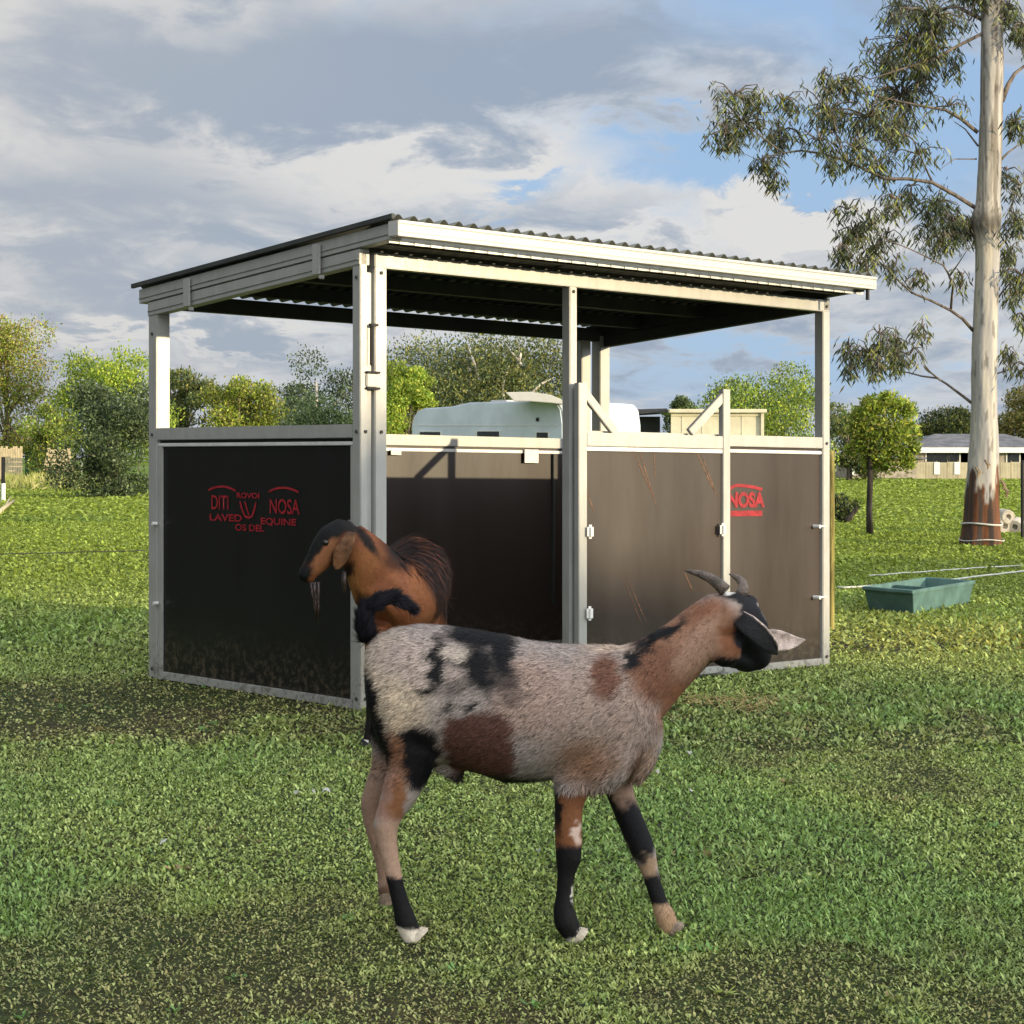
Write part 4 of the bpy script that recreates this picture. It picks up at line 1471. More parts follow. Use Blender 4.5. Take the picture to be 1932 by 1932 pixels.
def scraps():
    L = [(617, 1505, 9, 'largest white scrap on the grass left of the goat hind legs'), (592, 1507, 4, 'small white scrap beside the largest one'), (559, 1509, 5, 'white scrap farthest left of the pair near the goat hind legs'), (308, 1605, 7, 'lone white scrap on the grass far left in the foreground'),
         (1299, 1433, 7, 'white scrap on the grass below the goat chest to the right'), (1302, 1505, 5, 'white scrap right of the goat front legs'), (1240, 1470, 4, 'tiny white scrap right behind the goat chest'), (1016, 1622, 4, 'pale scrap between the goat front and hind legs'), (1048, 1587, 3.5, 'tiny pale scrap beside the near front leg of the goat'),
         (471, 1294, 4, 'white scrap at the foot of the left black panel'), (232, 1277, 3.5, 'tiny white scrap left of the stable rear left post'), (692, 1410, 6, 'white scrap beside the black hoof behind the goat'), (712, 1413, 4, 'smaller white scrap behind the goat rump'), (98, 1320, 3, 'tiny white speck on the grass at far left')]
    for x, y, r, lab in L:
        g = G(x, y)
        s = r * g.y / F
        bm = bmesh.new()
        N = 9
        c = bm.verts.new(g + Vector((0, 0, 0.035)))
        ring = []
        for k in range(N):
            a = 2 * math.pi * k / N
            q = s * random.uniform(0.55, 1.3)
            ring.append(bm.verts.new(g + Vector((q * math.cos(a), q * math.sin(a) * 1.4, 0.022 + random.uniform(0, 0.018)))))
        for k in range(N):
            bm.faces.new((c, ring[k], ring[(k + 1) % N]))
        ext = bmesh.ops.solidify(bm, geom=bm.faces[:], thickness=0.003)
        tag(from_bm('paper_scrap', bm, M['paper']), lab, 'scrap', 'white scraps scattered on the grass')


scraps()


# ------------------------------------------------------------------ caravan, sheds, house, far left things
def caravan():
    d = 60.0
    t = thing('caravan', 'white caravan with a raised roof hatch parked behind the stable', 'caravan', V(930, HOR, d) - Vector((0, 0, EYE)))
    s = d / F
    # side wall outline in picture units, extruded away; the lit end faces right
    e1 = Vector((0.72, -0.69, 0)).normalized()      # along the shaded side wall, coming nearer to the right
    e2 = Vector((0.69, 0.72, 0)).normalized()       # along the sunlit end wall
    CO = V(1063, HOR, d) - Vector((0, 0, EYE))

    def along(x):
        k = (x - CX) / F
        return (k * CO.y - CO.x) / (e1.x - k * e1.y)

    def W3(x, y, off=0.0, dep=0.0):
        q = CO + e1 * along(x) + e2 * off - Vector((e2.x, e2.y, 0)) * 0.0
        z = EYE - (y - HOR) / F * (CO + e1 * along(x)).y
        nrm = Vector((e1.y, -e1.x, 0))
        return Vector((q.x, q.y, z)) + nrm * dep
    kk = (1211 - CX) / F
    Wd = (kk * CO.y - CO.x) / (e2.x - kk * e2.y)

    def zz(y): return EYE - (y - HOR) * s
    prof = [(776, 930), (776, 800), (780, 785), (788, 775), (800, 770), (850, 767), (885, 759), (1030, 756), (1050, 759), (1058, 771), (1062, 800), (1063, 930)]
    bm = bmesh.new()
    near = [bm.verts.new(W3(x, y)) for x, y in prof]
    for v_ in near:
        v_.co.z = max(v_.co.z, 0.45)
    far = [bm.verts.new(v.co + e2 * Wd) for v in near]
    n = len(prof)
    for i in range(n):
        bm.faces.new((near[i], near[(i + 1) % n], far[(i + 1) % n], far[i]))
    bm.faces.new(near)
    bm.faces.new(far[::-1])
    body = from_bm('body', bm, M['caravan'], t, bevel=0.05)
    def wbox(bm, x0, x1, y0, y1, d0, d1):
        vs = [bm.verts.new(W3(x, y, 0, dp)) for x in (x0, x1) for dp in (d0, d1) for y in (y1, y0)]
        for q in ((0, 1, 3, 2), (4, 6, 7, 5), (0, 4, 5, 1), (2, 3, 7, 6), (0, 2, 6, 4), (1, 5, 7, 3)):
            bm.faces.new([vs[i] for i in q])
    for x0, x1, y0, y1 in ((793, 832, 815, 835), (901, 943, 814, 836), (1013, 1035, 816, 838)):
        bm = bmesh.new()
        wbox(bm, x0, x1, y0, y1, 0.03, -0.02)
        w = from_bm('window', bm, M['glass'], t, bevel=0.02)
        bm = bmesh.new()
        for q in ((x0 - 2, x1 + 2, y0 - 1.5, y0), (x0 - 2, x1 + 2, y1, y1 + 1.5), (x0 - 2, x0, y0, y1), (x1, x1 + 2, y0, y1)):
            wbox(bm, *q, 0.036, 0.005)
        from_bm('window_frame', bm, M['strip'], w)
    bm = bmesh.new()
    wbox(bm, 1012, 1017, 788, 795, 0.025, 0.002)
    from_bm('vent', bm, M['black'], t)
    bm = bmesh.new()
    wbox(bm, 788, 1052, 802, 803.2, 0.012, 0.003)
    from_bm('trim_line', bm, M['strip'], t)
    # roof hatch propped open and a low vent box
    bm = bmesh.new()
    q = [(955, 741), (1060, 752), (1063, 762), (972, 756)]
    vs = []
    for off in (0.3, 1.7):
        vs.append([bm.verts.new(V(x, y, 59.4 + off) ) for x, y in ((953, 740), (1000, 739), (1040, 745), (1066, 757), (1064, 763), (1038, 760), (998, 757), (970, 757))])
    for i in range(8):
        bm.faces.new((vs[0][i], vs[0][(i + 1) % 8], vs[1][(i + 1) % 8], vs[1][i]))
    bm.faces.new(vs[0])
    bm.faces.new(vs[1][::-1])
    from_bm('roof_hatch', bm, M['gutter'], t, bevel=0.02)
    for x0, x1, y0 in ((903, 940, 754), (1000, 1020, 752)):
        bm = bmesh.new()
        vs = [W3(x, y) for x, y in ((x0, 763), (x1, 761), (x1 - 4, y0), (x0 + 4, y0))]
        a = [bm.verts.new(q + e2 * 0.5) for q in vs]
        b = [bm.verts.new(q + e2 * 1.1) for q in vs]
        for i in range(4):
            bm.faces.new((a[i], a[(i + 1) % 4], b[(i + 1) % 4], b[i]))
        bm.faces.new(a)
        bm.faces.new(b[::-1])
        from_bm('roof_vent', bm, M['gutter'], t, bevel=0.02)
    for wx in (880, 915):
        c = CO + e1 * along(wx)
        nrm = Vector((e1.y, -e1.x, 0))
        bm = bmesh.new()
        tube(bm, [Vector((c.x, c.y, 0.34)) + nrm * 0.02, Vector((c.x, c.y, 0.34)) - nrm * 0.2], [0.34, 0.34], 20)
        wh = from_bm('wheel', bm, M['black'], t)
        bm = bmesh.new()
        tube(bm, [Vector((c.x, c.y, 0.34)) + nrm * 0.035, Vector((c.x, c.y, 0.34)) + nrm * 0.021], [0.19, 0.19], 16)
        from_bm('rim', bm, M['galv'], wh)


caravan()


def shed_building():
    d = 72.0
    s = d / F

    def zz(y): return EYE - (y - HOR) * s
    t = thing('garden_shed', 'cream steel shed with a dark open side right of the caravan', 'shed', Vector(((1330 - CX) * s, d, 0)))
    X0, X1 = (1266 - CX) * s, (1436 - CX) * s
    bm = bmesh.new()
    box(bm, (X0, d, 0), (X1, d + 0.12, zz(779)))
    wl = from_bm('wall', bm, M['creamshed'], t)
    bm = bmesh.new()
    for x in (1287, 1325, 1363, 1400):
        box(bm, ((x - CX) * s - .02, d - .02, 0.1), ((x - CX) * s + .02, d - .003, zz(785)))
    box(bm, (X0, d - .05, zz(785)), (X1, d - .003, zz(780)))
    from_bm('cladding_rib', bm, M['creamshed'], wl)
    bm = bmesh.new()
    box(bm, (X0 - 0.1, d - 0.25, zz(779)), (X1 + 0.2, d + 3.6, zz(772)))
    from_bm('roof', bm, M['creamshed'], t, bevel=0.02)
    bm = bmesh.new()
    box(bm, (X1 - .02, d + 0.001, 0), (X1 + 0.10, d - 0.25 + 0.12, zz(779)))
    from_bm('post', bm, M['creamshed'], t)
    bm = bmesh.new()
    box(bm, (X1 + .10, d + 3.2, 0), (X1 + 0.2, d + 3.4, zz(779)))
    from_bm('post', bm, M['creamshed'], t)
    # dark lean-to on its left
    k = thing('carport', 'black roofed carport between the caravan and the cream shed', 'carport', Vector(((1235 - CX) * s, d + 1, 0)))
    bm = bmesh.new()
    xa = (1196 - CX) * s
    vs = []
    for y in (d + 0.3, d + 4.0):
        vs.append([bm.verts.new(p) for p in (Vector((xa, y, zz(772))), Vector((X0 - .12, y, zz(770))), Vector((X0 - .12, y, zz(777))), Vector((xa, y, zz(781))))])
    for i in range(4):
        bm.faces.new((vs[0][i], vs[0][(i + 1) % 4], vs[1][(i + 1) % 4], vs[1][i]))
    bm.faces.new(vs[0])
    bm.faces.new(vs[1][::-1])
    from_bm('roof', bm, M['darkroof'], k)
    bm = bmesh.new()
    box(bm, (xa, d + 3.7, 0), (X0 - .13, d + 3.9, zz(782)))
    from_bm('back_wall', bm, M['darkroof'], k)
    bm = bmesh.new()
    box(bm, (xa + .05, d + .5, 0), (xa + .13, d + .58, zz(781)))
    from_bm('post', bm, M['darkpost'], k)


shed_building()


def house():
    d = 112.0
    s = d / F

    def zz(y): return EYE - (y - HOR) * s

    def X(x): return (x - CX) * s
    t = thing('farm_house', 'long low pale house with a grey roof behind the gum trunk', 'house', Vector((X(1860), d, 0)))
    bm = bmesh.new()
    box(bm, (X(1722), d, 0), (X(1990), d + 7, zz(846)))
    wl = from_bm('wall', bm, M['brickwall'], t)
    bm = bmesh.new()
    e, r_ = zz(845), zz(834)
    x0, x1 = X(1712), X(2000)
    pts = [Vector((x0, d - .6, e)), Vector((x1, d - .6, e)), Vector((x1, d + 7.6, e)), Vector((x0, d + 7.6, e)), Vector((x0 + 2.5, d + 3.5, r_ + .55)), Vector((x1 - 2.5, d + 3.5, r_ + .55))]
    vs = [bm.verts.new(p) for p in pts]
    for f in ((0, 1, 5, 4), (2, 3, 4, 5), (3, 0, 4), (1, 2, 5), (3, 2, 1, 0)):
        bm.faces.new([vs[i] for i in f])
    rf = from_bm('roof', bm, M['greyroof'], t)
    bm = bmesh.new()
    box(bm, (x0, d - .72, e - .30), (x1, d - .61, e + .02))
    from_bm('gutter', bm, M['white'], rf)
    for xx in (1748, 1790, 1812, 1900, 1925):
        bm = bmesh.new()
        box(bm, (X(xx), d - .04, 0.9), (X(xx) + 1.3, d - .003, 1.85))
        w = from_bm('window', bm, M['glass'], t)
        bm = bmesh.new()
        for lo, hi in (((X(xx) - .08, d - .06, 1.85), (X(xx) + 1.38, d - .003, 1.93)), ((X(xx) - .08, d - .06, .82), (X(xx) + 1.38, d - .003, .9)), ((X(xx) - .08, d - .06, .9), (X(xx), d - .003, 1.85)), ((X(xx) + 1.3, d - .06, .9), (X(xx) + 1.38, d - .003, 1.85))):
            box(bm, lo, hi)
        from_bm('window_frame', bm, M['white'], w)
    # low outbuilding left of the young tree
    k = thing('outbuilding', 'low outbuilding with a flat pale roof behind the young tree', 'shed', Vector((X(1650), d - 4, 0)))
    bm = bmesh.new()
    box(bm, (X(1576), d - 4, 0), (X(1716), d, zz(866)))
    from_bm('wall', bm, M['brickwall'], k)
    bm = bmesh.new()
    a = [(X(1570), zz(866)), (X(1718), zz(866)), (X(1718), zz(863)), (X(1640), zz(856)), (X(1600), zz(858))]
    A = [bm.verts.new(Vector((x, d - 4.4, z))) for x, z in a]
    B = [bm.verts.new(Vector((x, d + .3, z))) for x, z in a]
    for i in range(5):
        bm.faces.new((A[i], A[(i + 1) % 5], B[(i + 1) % 5], B[i]))
    bm.faces.new(A)
    bm.faces.new(B[::-1])
    from_bm('roof', bm, M['greyroof'], k)
    bm = bmesh.new()
    box(bm, (X(1583), d - 4.04, 0.2), (X(1590), d - 4.003, 1.1))
    from_bm('door', bm, M['white'], k)
    bm = bmesh.new()
    box(bm, (X(1606), d - 4.04, 0.2), (X(1622), d - 4.003, 1.0))
    from_bm('window', bm, M['white'], k)
    # cream fence in front of the house
    f = thing('yard_fence', 'long cream steel panel fence before the pale house', 'fence', Vector((X(1840), d - 8, 0)))
    d2 = d - 9
    s2 = d2 / F
    x = 1728
    i = 0
    while x < 2010:
        bm = bmesh.new()
        xa, xb = (x - CX) * s2, (x + 19.3 - CX) * s2
        box(bm, (xa, d2, 0.06), (xb, d2 + .03, 0.98 + 0.03 * (i % 2)))
        for j in range(7):
            xr = xa + (xb - xa) * (j + .5) / 7
            box(bm, (xr - .012, d2 - .012, .07), (xr + .012, d2 - .001, .97))
        from_bm('panel', bm, M['fence'], f)
        bm = bmesh.new()
        box(bm, (xb + .001, d2 - .02, 0), (xb + .018 * 1.5, d2 + .05, 1.08))
        from_bm('post', bm, M['palewood'], f)
        x += 20
        i += 1
    for xx, lab in ((1762, 'white sign board fixed on the cream fence nearest the young tree'), (1800, 'white upright board on the cream fence beside the gum trunk')):
        bm = bmesh.new()
        box(bm, ((xx - CX) * s2, d2 - .06, .3), ((xx + 11 - CX) * s2, d2 - .02, 1.0))
        tag(from_bm('fence_board', bm, M['white'], bevel=0.01), lab, 'board', 'white boards on the far fence')


house()


def far_left():
    # timber pen panel
    b = G(18, 915)
    d = b.y
    s = d / F
    t = thing('timber_fence', 'pale upright timber paling panel at the far left edge', 'fence', b)
    X = lambda x: (x - CX) * s
    h = (915 - 845) * s
    for i in range(11):
        x = -8 + i * 4.6
        bm = bmesh.new()
        box(bm, (X(x), d, 0.25 + random.uniform(-.05, .05)), (X(x + 4.1), d + .03, h + random.uniform(-.05, .08)))
        from_bm('paling', bm, M['palewood'], t)
    bm = bmesh.new()
    box(bm, (X(-8), d + .031, .6), (X(43), d + .08, .7))
    box(bm, (X(-8), d + .031, h - .35), (X(43), d + .08, h - .25))
    from_bm('rail', bm, M['wood'], t)
    # teal water tank
    b2 = G(66, 908)
    d2 = b2.y
    s2 = d2 / F
    k = thing('water_tank', 'round teal water tank between the paling panel and the timber easel', 'tank', b2)
    bm = bmesh.new()
    r = 18 * s2
    zt = (908 - 845) * s2
    tube(bm, [b2, b2 + Vector((0, 0, zt)), b2 + Vector((0, 0, zt + .12))], [r, r, r * 0.8], 28)
    for i in range(5):
        z = zt * (i + .5) / 5
        tube(bm, [b2 + Vector((0, 0, z - .05)), b2 + Vector((0, 0, z)), b2 + Vector((0, 0, z + .05))], [r * 1.0, r * 1.03, r * 1.0], 28)
    teal = pmat('teal poly tank', (0.03, 0.14, 0.13), 0.5, 0, 0.4, 0.15, 3)
    from_bm('tank_wall', bm, teal, k, smooth=True)
    bm = bmesh.new()
    tube(bm, [b2 + Vector((0, 0, zt + .1)), b2 + Vector((0, 0, zt + .2))], [r * .3, r * .28], 16)
    from_bm('lid', bm, teal, k)
    # slatted timber easel on a single leg
    b3 = G(108, 916)
    d3 = b3.y
    s3 = d3 / F
    X = lambda x: (x - CX) * s3
    Z = lambda y: (916 - y) * s3
    e = thing('easel', 'slatted pale timber frame like an easel on a thick post at far left', 'easel', b3)
    bm = bmesh.new()
    box(bm, (X(103), d3, 0), (X(113), d3 + .2, Z(868)))
    from_bm('leg', bm, M['wood'], e)
    bm = bmesh.new()
    box(bm, (X(90), d3 - .12, Z(892)), (X(136), d3 - .01, Z(886)))
    from_bm('crossbar', bm, M['wood'], e)
    for xa, xb in ((85, 93), (136, 130)):
        bm = bmesh.new()
        vs = []
        for yy in (d3 - .08, d3 - .01):
            vs.append([bm.verts.new(Vector(q)) for q in ((X(xa) - .05, yy, Z(887)), (X(xa) + .07, yy, Z(887)), (X(xb) + .05, yy, Z(845)), (X(xb) - .07, yy, Z(845)))])
        for i in range(4):
            bm.faces.new((vs[0][i], vs[0][(i + 1) % 4], vs[1][(i + 1) % 4], vs[1][i]))
        bm.faces.new(vs[0])
        bm.faces.new(vs[1][::-1])
        from_bm('stile', bm, M['palewood'], e)
    for i in range(5):
        y = 848 + i * 8.6
        k_ = (y - 845) / 42
        bm = bmesh.new()
        box(bm, (X(93 - 8 * k_) + .06, d3 - .06, Z(y + 6.4)), (X(130 + 6 * k_) - .06, d3 - .025, Z(y)))
        from_bm('slat', bm, M['palewood'], e)
    # wire fence between
    wf = thing('wire_fence', 'low wire fence on thin stakes along the far left lawn edge', 'fence', G(120, 912))
    dd = G(120, 912).y
    bm = bmesh.new()
    for z in (0.35, 0.75, 1.1):
        tube(bm, [Vector(((x - CX) * dd / F, dd, z)) for x in (20, 80, 150, 250, 330)], 0.012, 5)
    from_bm('wire', bm, M['wire'], wf)
    for x in (30, 85, 140, 200, 262, 320):
        bm = bmesh.new()
        tube(bm, [Vector(((x - CX) * dd / F, dd + .03, 0)), Vector(((x - CX) * dd / F, dd + .03, 1.2))], 0.03, 7)
        from_bm('stake', bm, M['wood'], wf)
    # tall pale weeds at the lawn edge
    n = 1500
    xx = rng.uniform(10, 160, n)
    dd2 = rng.uniform(70, 84, n)
    P = np.stack([(xx - CX) / F * dd2, dd2, 0 * xx], 1)
    np_mesh_o = np_mesh('tall_grass', leaves(P, None, 0.55, 0.12, 0.0), 4, palette(n, [(140, 140, 84), (120, 126, 66), (150, 144, 96)], np.ones(n)), M['leaf'])
    tag(np_mesh_o, 'rank dry grass along the far left fence line', 'grass', kind='stuff')


far_left()


def windbreak():
    """a dense hedge behind the viewpoint whose evening shadow covers the foreground"""
    pe = Vector((0.573, 0.819, 0))
    s0 = 45.0
    org = SH * s0
    t = thing('windbreak_hedge', 'tall dense windbreak hedge far behind the viewpoint towards the low sun', 'hedge', org + pe * -8)
    es = [-45, -20, -5, 2, 6, 7.5, 8.6, 9.6, 10.6, 11.5, 14.5, 16.5, 18.5, 20.5, 22.5, 26, 60]
    hs = [9.5, 9.2, 9.0, 8.6, 8.0, 7.35, 6.9, 6.3, 5.6, 5.0, 4.9, 6.3, 7.2, 7.1, 5.9, 5.0, 5.0]
    n = 26000
    e = rng.uniform(-45, 45, n)
    top = np.interp(e, es, hs) + 0.22 * np.sin(e * 2.7) + 0.15 * np.sin(e * 6.1 + 1)
    top = top + 0.75
    z = top * rng.uniform(0.0, 1, n) ** 0.5
    dep = rng.uniform(-0.9, 0.9, n)
    P = np.array(org)[None, :] + e[:, None] * np.array(pe)[None, :] + dep[:, None] * np.array(SH)[None, :]
    P[:, 2] = np.maximum(z, 0.1)
    np_mesh('foliage', leaves(P, None, 0.5, 0.7, 0.2), 4, palette(n, DK + OL, np.ones(n)), M['leaf'], t)
    bm = bmesh.new()
    for q in np.arange(-44, 45, 4.0):
        b = org + pe * q
        h = np.interp(q, es, hs) * 0.7
        tube(bm, [b, b + Vector((0, 0, h))], [0.16, 0.05], 7)
    from_bm('stems', bm, M['darkbark'], t)


windbreak()


def shade_trees():  # unseen trees added to keep the stable's left side dark
    t = thing('added_shade_trees', 'unseen row of dark trees added to darken the left of the stable', 'hedge', (-19, 10, 0))
    n = 12000
    y = rng.uniform(-12, 24, n)
    top = 7.0 + 1.2 * np.sin(y * 0.9) + 0.7 * np.sin(y * 2.3 + 1)
    P = np.stack([-19 - 0.25 * np.maximum(0, y - 8) + rng.uniform(-1.2, 1.2, n), y, np.maximum(0.1, top * rng.uniform(0, 1, n) ** 0.8)], 1)
    np_mesh('foliage', leaves(P, None, 0.42, 0.7, 0.2), 4, palette(n, DK, np.ones(n)) * 0.6, M['leaf'], t)
    bm = bmesh.new()
    for q in np.arange(-11, 24, 3.5):
        b = Vector((-19 - 0.25 * max(0, q - 8), q, 0))
        tube(bm, [b, b + Vector((0, 0, 5.0))], [0.16, 0.05], 7)
    from_bm('stems', bm, M['darkbark'], t)


shade_trees()


# ------------------------------------------------------------------ animals
YAX = Vector((0, 1, 0))


def fur(body, cols, co_fn, n, length, width, flow_fn, name, parent, seed=3, jitter=0.35, lift=0.28, roan=0.0):
    """short hairs lying along the coat"""
    r = np.random.default_rng(seed)
    co, no = mesh_arrays(body)
    body.calc_loop_triangles()
    tri = np.empty(len(body.loop_triangles) * 3, dtype=np.int32)
    body.loop_triangles.foreach_get('vertices', tri)
    tri = tri.reshape(-1, 3)
    A, B, C_ = co[tri[:, 0]], co[tri[:, 1]], co[tri[:, 2]]
    ar = np.linalg.norm(np.cross(B - A, C_ - A), axis=1)
    idx = r.choice(len(tri), n, p=ar / ar.sum())
    u, v = r.uniform(0, 1, n), r.uniform(0, 1, n)
    f = u + v > 1
    u[f], v[f] = 1 - u[f], 1 - v[f]
    w = 1 - u - v
    T = tri[idx]
    P = co[T[:, 0]] * w[:, None] + co[T[:, 1]] * u[:, None] + co[T[:, 2]] * v[:, None]
    N = no[T[:, 0]] * w[:, None] + no[T[:, 1]] * u[:, None] + no[T[:, 2]] * v[:, None]
    N /= np.linalg.norm(N, axis=1)[:, None] + 1e-9
    Cc = cols[T[:, 0]] * w[:, None] + cols[T[:, 1]] * u[:, None] + cols[T[:, 2]] * v[:, None]
    D, Ls = flow_fn(P)
    D = D + r.normal(0, jitter, (n, 3))
    D = D - N * np.sum(D * N, 1)[:, None]
    D /= np.linalg.norm(D, axis=1)[:, None] + 1e-9
    D = D + N * lift * r.uniform(0.4, 1.4, (n, 1))
    D /= np.linalg.norm(D, axis=1)[:, None]
    Sd = np.cross(D, N)
    Sd /= np.linalg.norm(Sd, axis=1)[:, None] + 1e-9
    L = (length * Ls * r.uniform(0.6, 1.4, n))[:, None]
    W = (width * np.clip(Ls, 0.6, 1.4) * r.uniform(0.7, 1.3, n))[:, None]
    base = P - N * 0.0015
    tri3 = np.stack([base - Sd * W, base + Sd * W, base + D * L], 1).reshape(-1, 3)
    mul = r.uniform(0.6, 1.4, (n, 1))
    if roan > 0:
        mul = np.where(r.uniform(0, 1, (n, 1)) < roan, r.uniform(0.22, 0.55, (n, 1)), mul * 1.22)
    cc = np.clip(Cc * mul, 0.003, 0.9)
    return np_mesh(name, tri3, 3, cc, M['hair'], parent)


def paint(px, py, layers, base):
    """markings: soft ragged patches in coat coordinates"""
    out = np.tile(np.array(s2l(base)), (len(px), 1))
    for (cx, cy, rx, ry, ang, soft, col, *opt) in layers:
        c, s = math.cos(math.radians(ang)), math.sin(math.radians(ang))
        dx, dy = px - cx, py - cy
        a = (dx * c + dy * s) / rx
        b = (-dx * s + dy * c) / ry
        p = opt[0] if opt else 2.0
        r = (np.abs(a) ** p + np.abs(b) ** p) ** (1 / p)
        k = np.clip((1 + soft - r) / (2 * soft + 1e-6), 0, 1)
        k = k * k * (3 - 2 * k)
        m = opt[1] if len(opt) > 1 else 1.0
        if isinstance(m, np.ndarray):
            k = k * m
        elif m != 1.0:
            k = k * m
        out = out * (1 - k[:, None]) + np.array(s2l(col)) * k[:, None]
    return out


def ear_mesh(name, pts_axis, widths, nrm, cup, mat, parent, thick=0.006):
    """leaf-shaped ear along an axis of points, cupped about its midline"""
    bm = bmesh.new()
    rows = []
    n = len(pts_axis)
    for i, p in enumerate(pts_axis):
        p = Vector(p)
        tdir = (Vector(pts_axis[min(i + 1, n - 1)]) - Vector(pts_axis[max(i - 1, 0)])).normalized()
        side = tdir.cross(Vector(nrm)).normalized()
        row = []
        for k in range(-4, 5):
            f = k / 4
            row.append(bm.verts.new(p + side * widths[i] * f + Vector(nrm).normalized() * cup * (f * f) * widths[i]))
        rows.append(row)
    for A, B in zip(rows[:-1], rows[1:]):
        for k in range(8):
            bm.faces.new((A[k], A[k + 1], B[k + 1], B[k]))
    bmesh.ops.recalc_face_normals(bm, faces=bm.faces[:])
    bmesh.ops.solidify(bm, geom=bm.faces[:], thickness=thick)
    return from_bm(name, bm, mat, parent, smooth=True)


def goat():
    D0 = 4.97
    sc = D0 / F
    root = thing('goat', 'speckled grey and brown goat with black patches and small horns walking right in the foreground', 'goat', G(960, 1760))

    def p(x, y, lat=0.0):
        q = V(x, y, D0)
        return Vector((q.x, D0 + lat, q.z))
    bm = bmesh.new()
    # barrel
    T = [(690, 1224, 1300, .04), (699, 1208, 1350, .085), (716, 1195, 1400, .115), (745, 1184, 1432, .14), (790, 1177, 1445, .155), (845, 1180, 1440, .160), (900, 1188, 1457, .172), (955, 1198, 1474, .182), (1010, 1210, 1473, .178), (1060, 1215, 1468, .168),
         (1110, 1216, 1472, .155), (1155, 1216, 1478, .142), (1195, 1222, 1468, .12), (1222, 1240, 1440, .095), (1242, 1270, 1400, .06)]
    loft(bm, [(p(x, (a + b) / 2), (b - a) / 2 * sc, w, YAX) for x, a, b, w in T], 28, (1, 0, 0))
    # neck and head, turned a little away
    N = [(1165, 1315, 86, .11, 0), (1205, 1288, 80, .095, 0), (1250, 1256, 64, .074, .005), (1292, 1222, 56, .063, .01), (1330, 1190, 53, .058, .02), (1362, 1170, 54, .058, .03), (1385, 1165, 44, .055, .04)]
    loft(bm, [(p(x, y, l), h * sc, w, YAX) for x, y, h, w, l in N], 24)
    H = [(1352, 1168, 50, .058, .02), (1372, 1172, 58, .066, .03), (1392, 1184, 60, .066, .04), (1410, 1202, 52, .058, .055), (1424, 1222, 42, .046, .07), (1434, 1240, 32, .04, .08), (1441, 1254, 25, .036, .09), (1445, 1264, 15, .026, .095)]
    loft(bm, [(p(x, y, l), h * sc, w, YAX) for x, y, h, w, l in H], 22)
    loft(bm, [(p(x, y, l), h * sc, w, YAX) for x, y, h, w, l in ((1350, 1226, 20, .04, .0), (1372, 1238, 21, .038, .02), (1394, 1248, 18, .034, .045), (1416, 1256, 15, .030, .07), (1440, 1261, 11, .024, .09))], 16)
    ball(bm, p(1420, 1148, .06), (0.026, 0.04, 0.034))         # brow
    ball(bm, p(1368, 1228, -.015), (0.045, 0.035, 0.045))      # cheek
    ball(bm, p(1415, 1264, .075), (0.034, 0.028, 0.016))        # chin
    # shoulder, haunch, brisket, elbow
    ball(bm, p(1120, 1380, -.085), (0.13, 0.055, 0.16))
    ball(bm, p(1135, 1380, .085), (0.13, 0.055, 0.16))
    ball(bm, p(782, 1310, -.075), (0.108, 0.075, 0.16))
    ball(bm, p(778, 1310, .075), (0.108, 0.075, 0.16))
    loft(bm, [(p(x, y), h * sc, w, YAX) for x, y, h, w in ((1232, 1360, 20, .045), (1226, 1400, 26, .05), (1212, 1440, 24, .045), (1198, 1472, 14, .03))], 14)
    loft(bm, [(p(x, y), h * sc, w, YAX) for x, y, h, w in ((815, 1428, 16, .025), (838, 1440, 18, .030), (858, 1456, 15, .025), (872, 1468, 9, .016))], 12)
    # legs: x, y, half width in the picture, half width sideways
    def leg(rows, l0, l1):
        n = len(rows)
        loft(bm, [(p(x, y, l0 + (l1 - l0) * min(1, i / (n - 3))), h * sc * (1.0 if i < 4 else 1.14), w * (1.0 if i < 4 else 1.22), YAX) for i, (x, y, h, w) in enumerate(rows)], 16)
    near_hind = [(758, 1300, 50, .06), (770, 1360, 58, .068), (782, 1410, 52, .06), (773, 1450, 40, .048), (757, 1488, 30, .038), (741, 1520, 23, .031), (731, 1546, 21, .029), (734, 1575, 17, .022), (742, 1615, 14.5, .0175), (751, 1655, 13.5, .0165), (762, 1695, 15, .019), (770, 1722, 18.5, .023), (780, 1745, 17, .022), (787, 1758, 17, .022)]
    far_hind = [(735, 1310, 44, .055), (742, 1370, 48, .06), (738, 1420, 40, .05), (728, 1460, 31, .04), (711, 1495, 24, .032), (697, 1526, 20, .027), (697, 1560, 16, .021), (706, 1600, 14, .018), (717, 1640, 13.5, .017), (722, 1670, 14, .018), (724, 1692, 16, .02), (724, 1708, 15, .02)]
    near_front = [(1100, 1380, 50, .055), (1090, 1430, 44, .052), (1078, 1475, 34, .045), (1071, 1510, 27, .037), (1070, 1545, 22.5, .03), (1071, 1580, 22.5, .029), (1071, 1605, 21.5, .027), (1066, 1635, 15, .018), (1063, 1670, 14, .0165), (1061, 1700, 17.5, .02), (1066, 1722, 20.5, .024), (1077, 1742, 17, .021), (1085, 1757, 15.5, .02)]
    far_front = [(1150, 1390, 46, .05), (1158, 1440, 40, .048), (1165, 1480, 30, .042), (1176, 1515, 25, .034), (1190, 1550, 22, .029), (1205, 1585, 22, .028), (1216, 1612, 21, .026), (1225, 1640, 15, .018), (1234, 1672, 13.5, .0165), (1244, 1702, 14, .018), (1252, 1722, 17.5, .022), (1259, 1740, 16.5, .021), (1265, 1752, 16, .02)]
    leg(near_hind, -.06, -.10)
    leg(far_hind, .06, .11)
    leg(near_front, -.075, -.10)
    leg(far_front, .07, -.03)
    me = fuse(bm, 0.007, 6, 0.5)
    co, no = mesh_arrays(me)
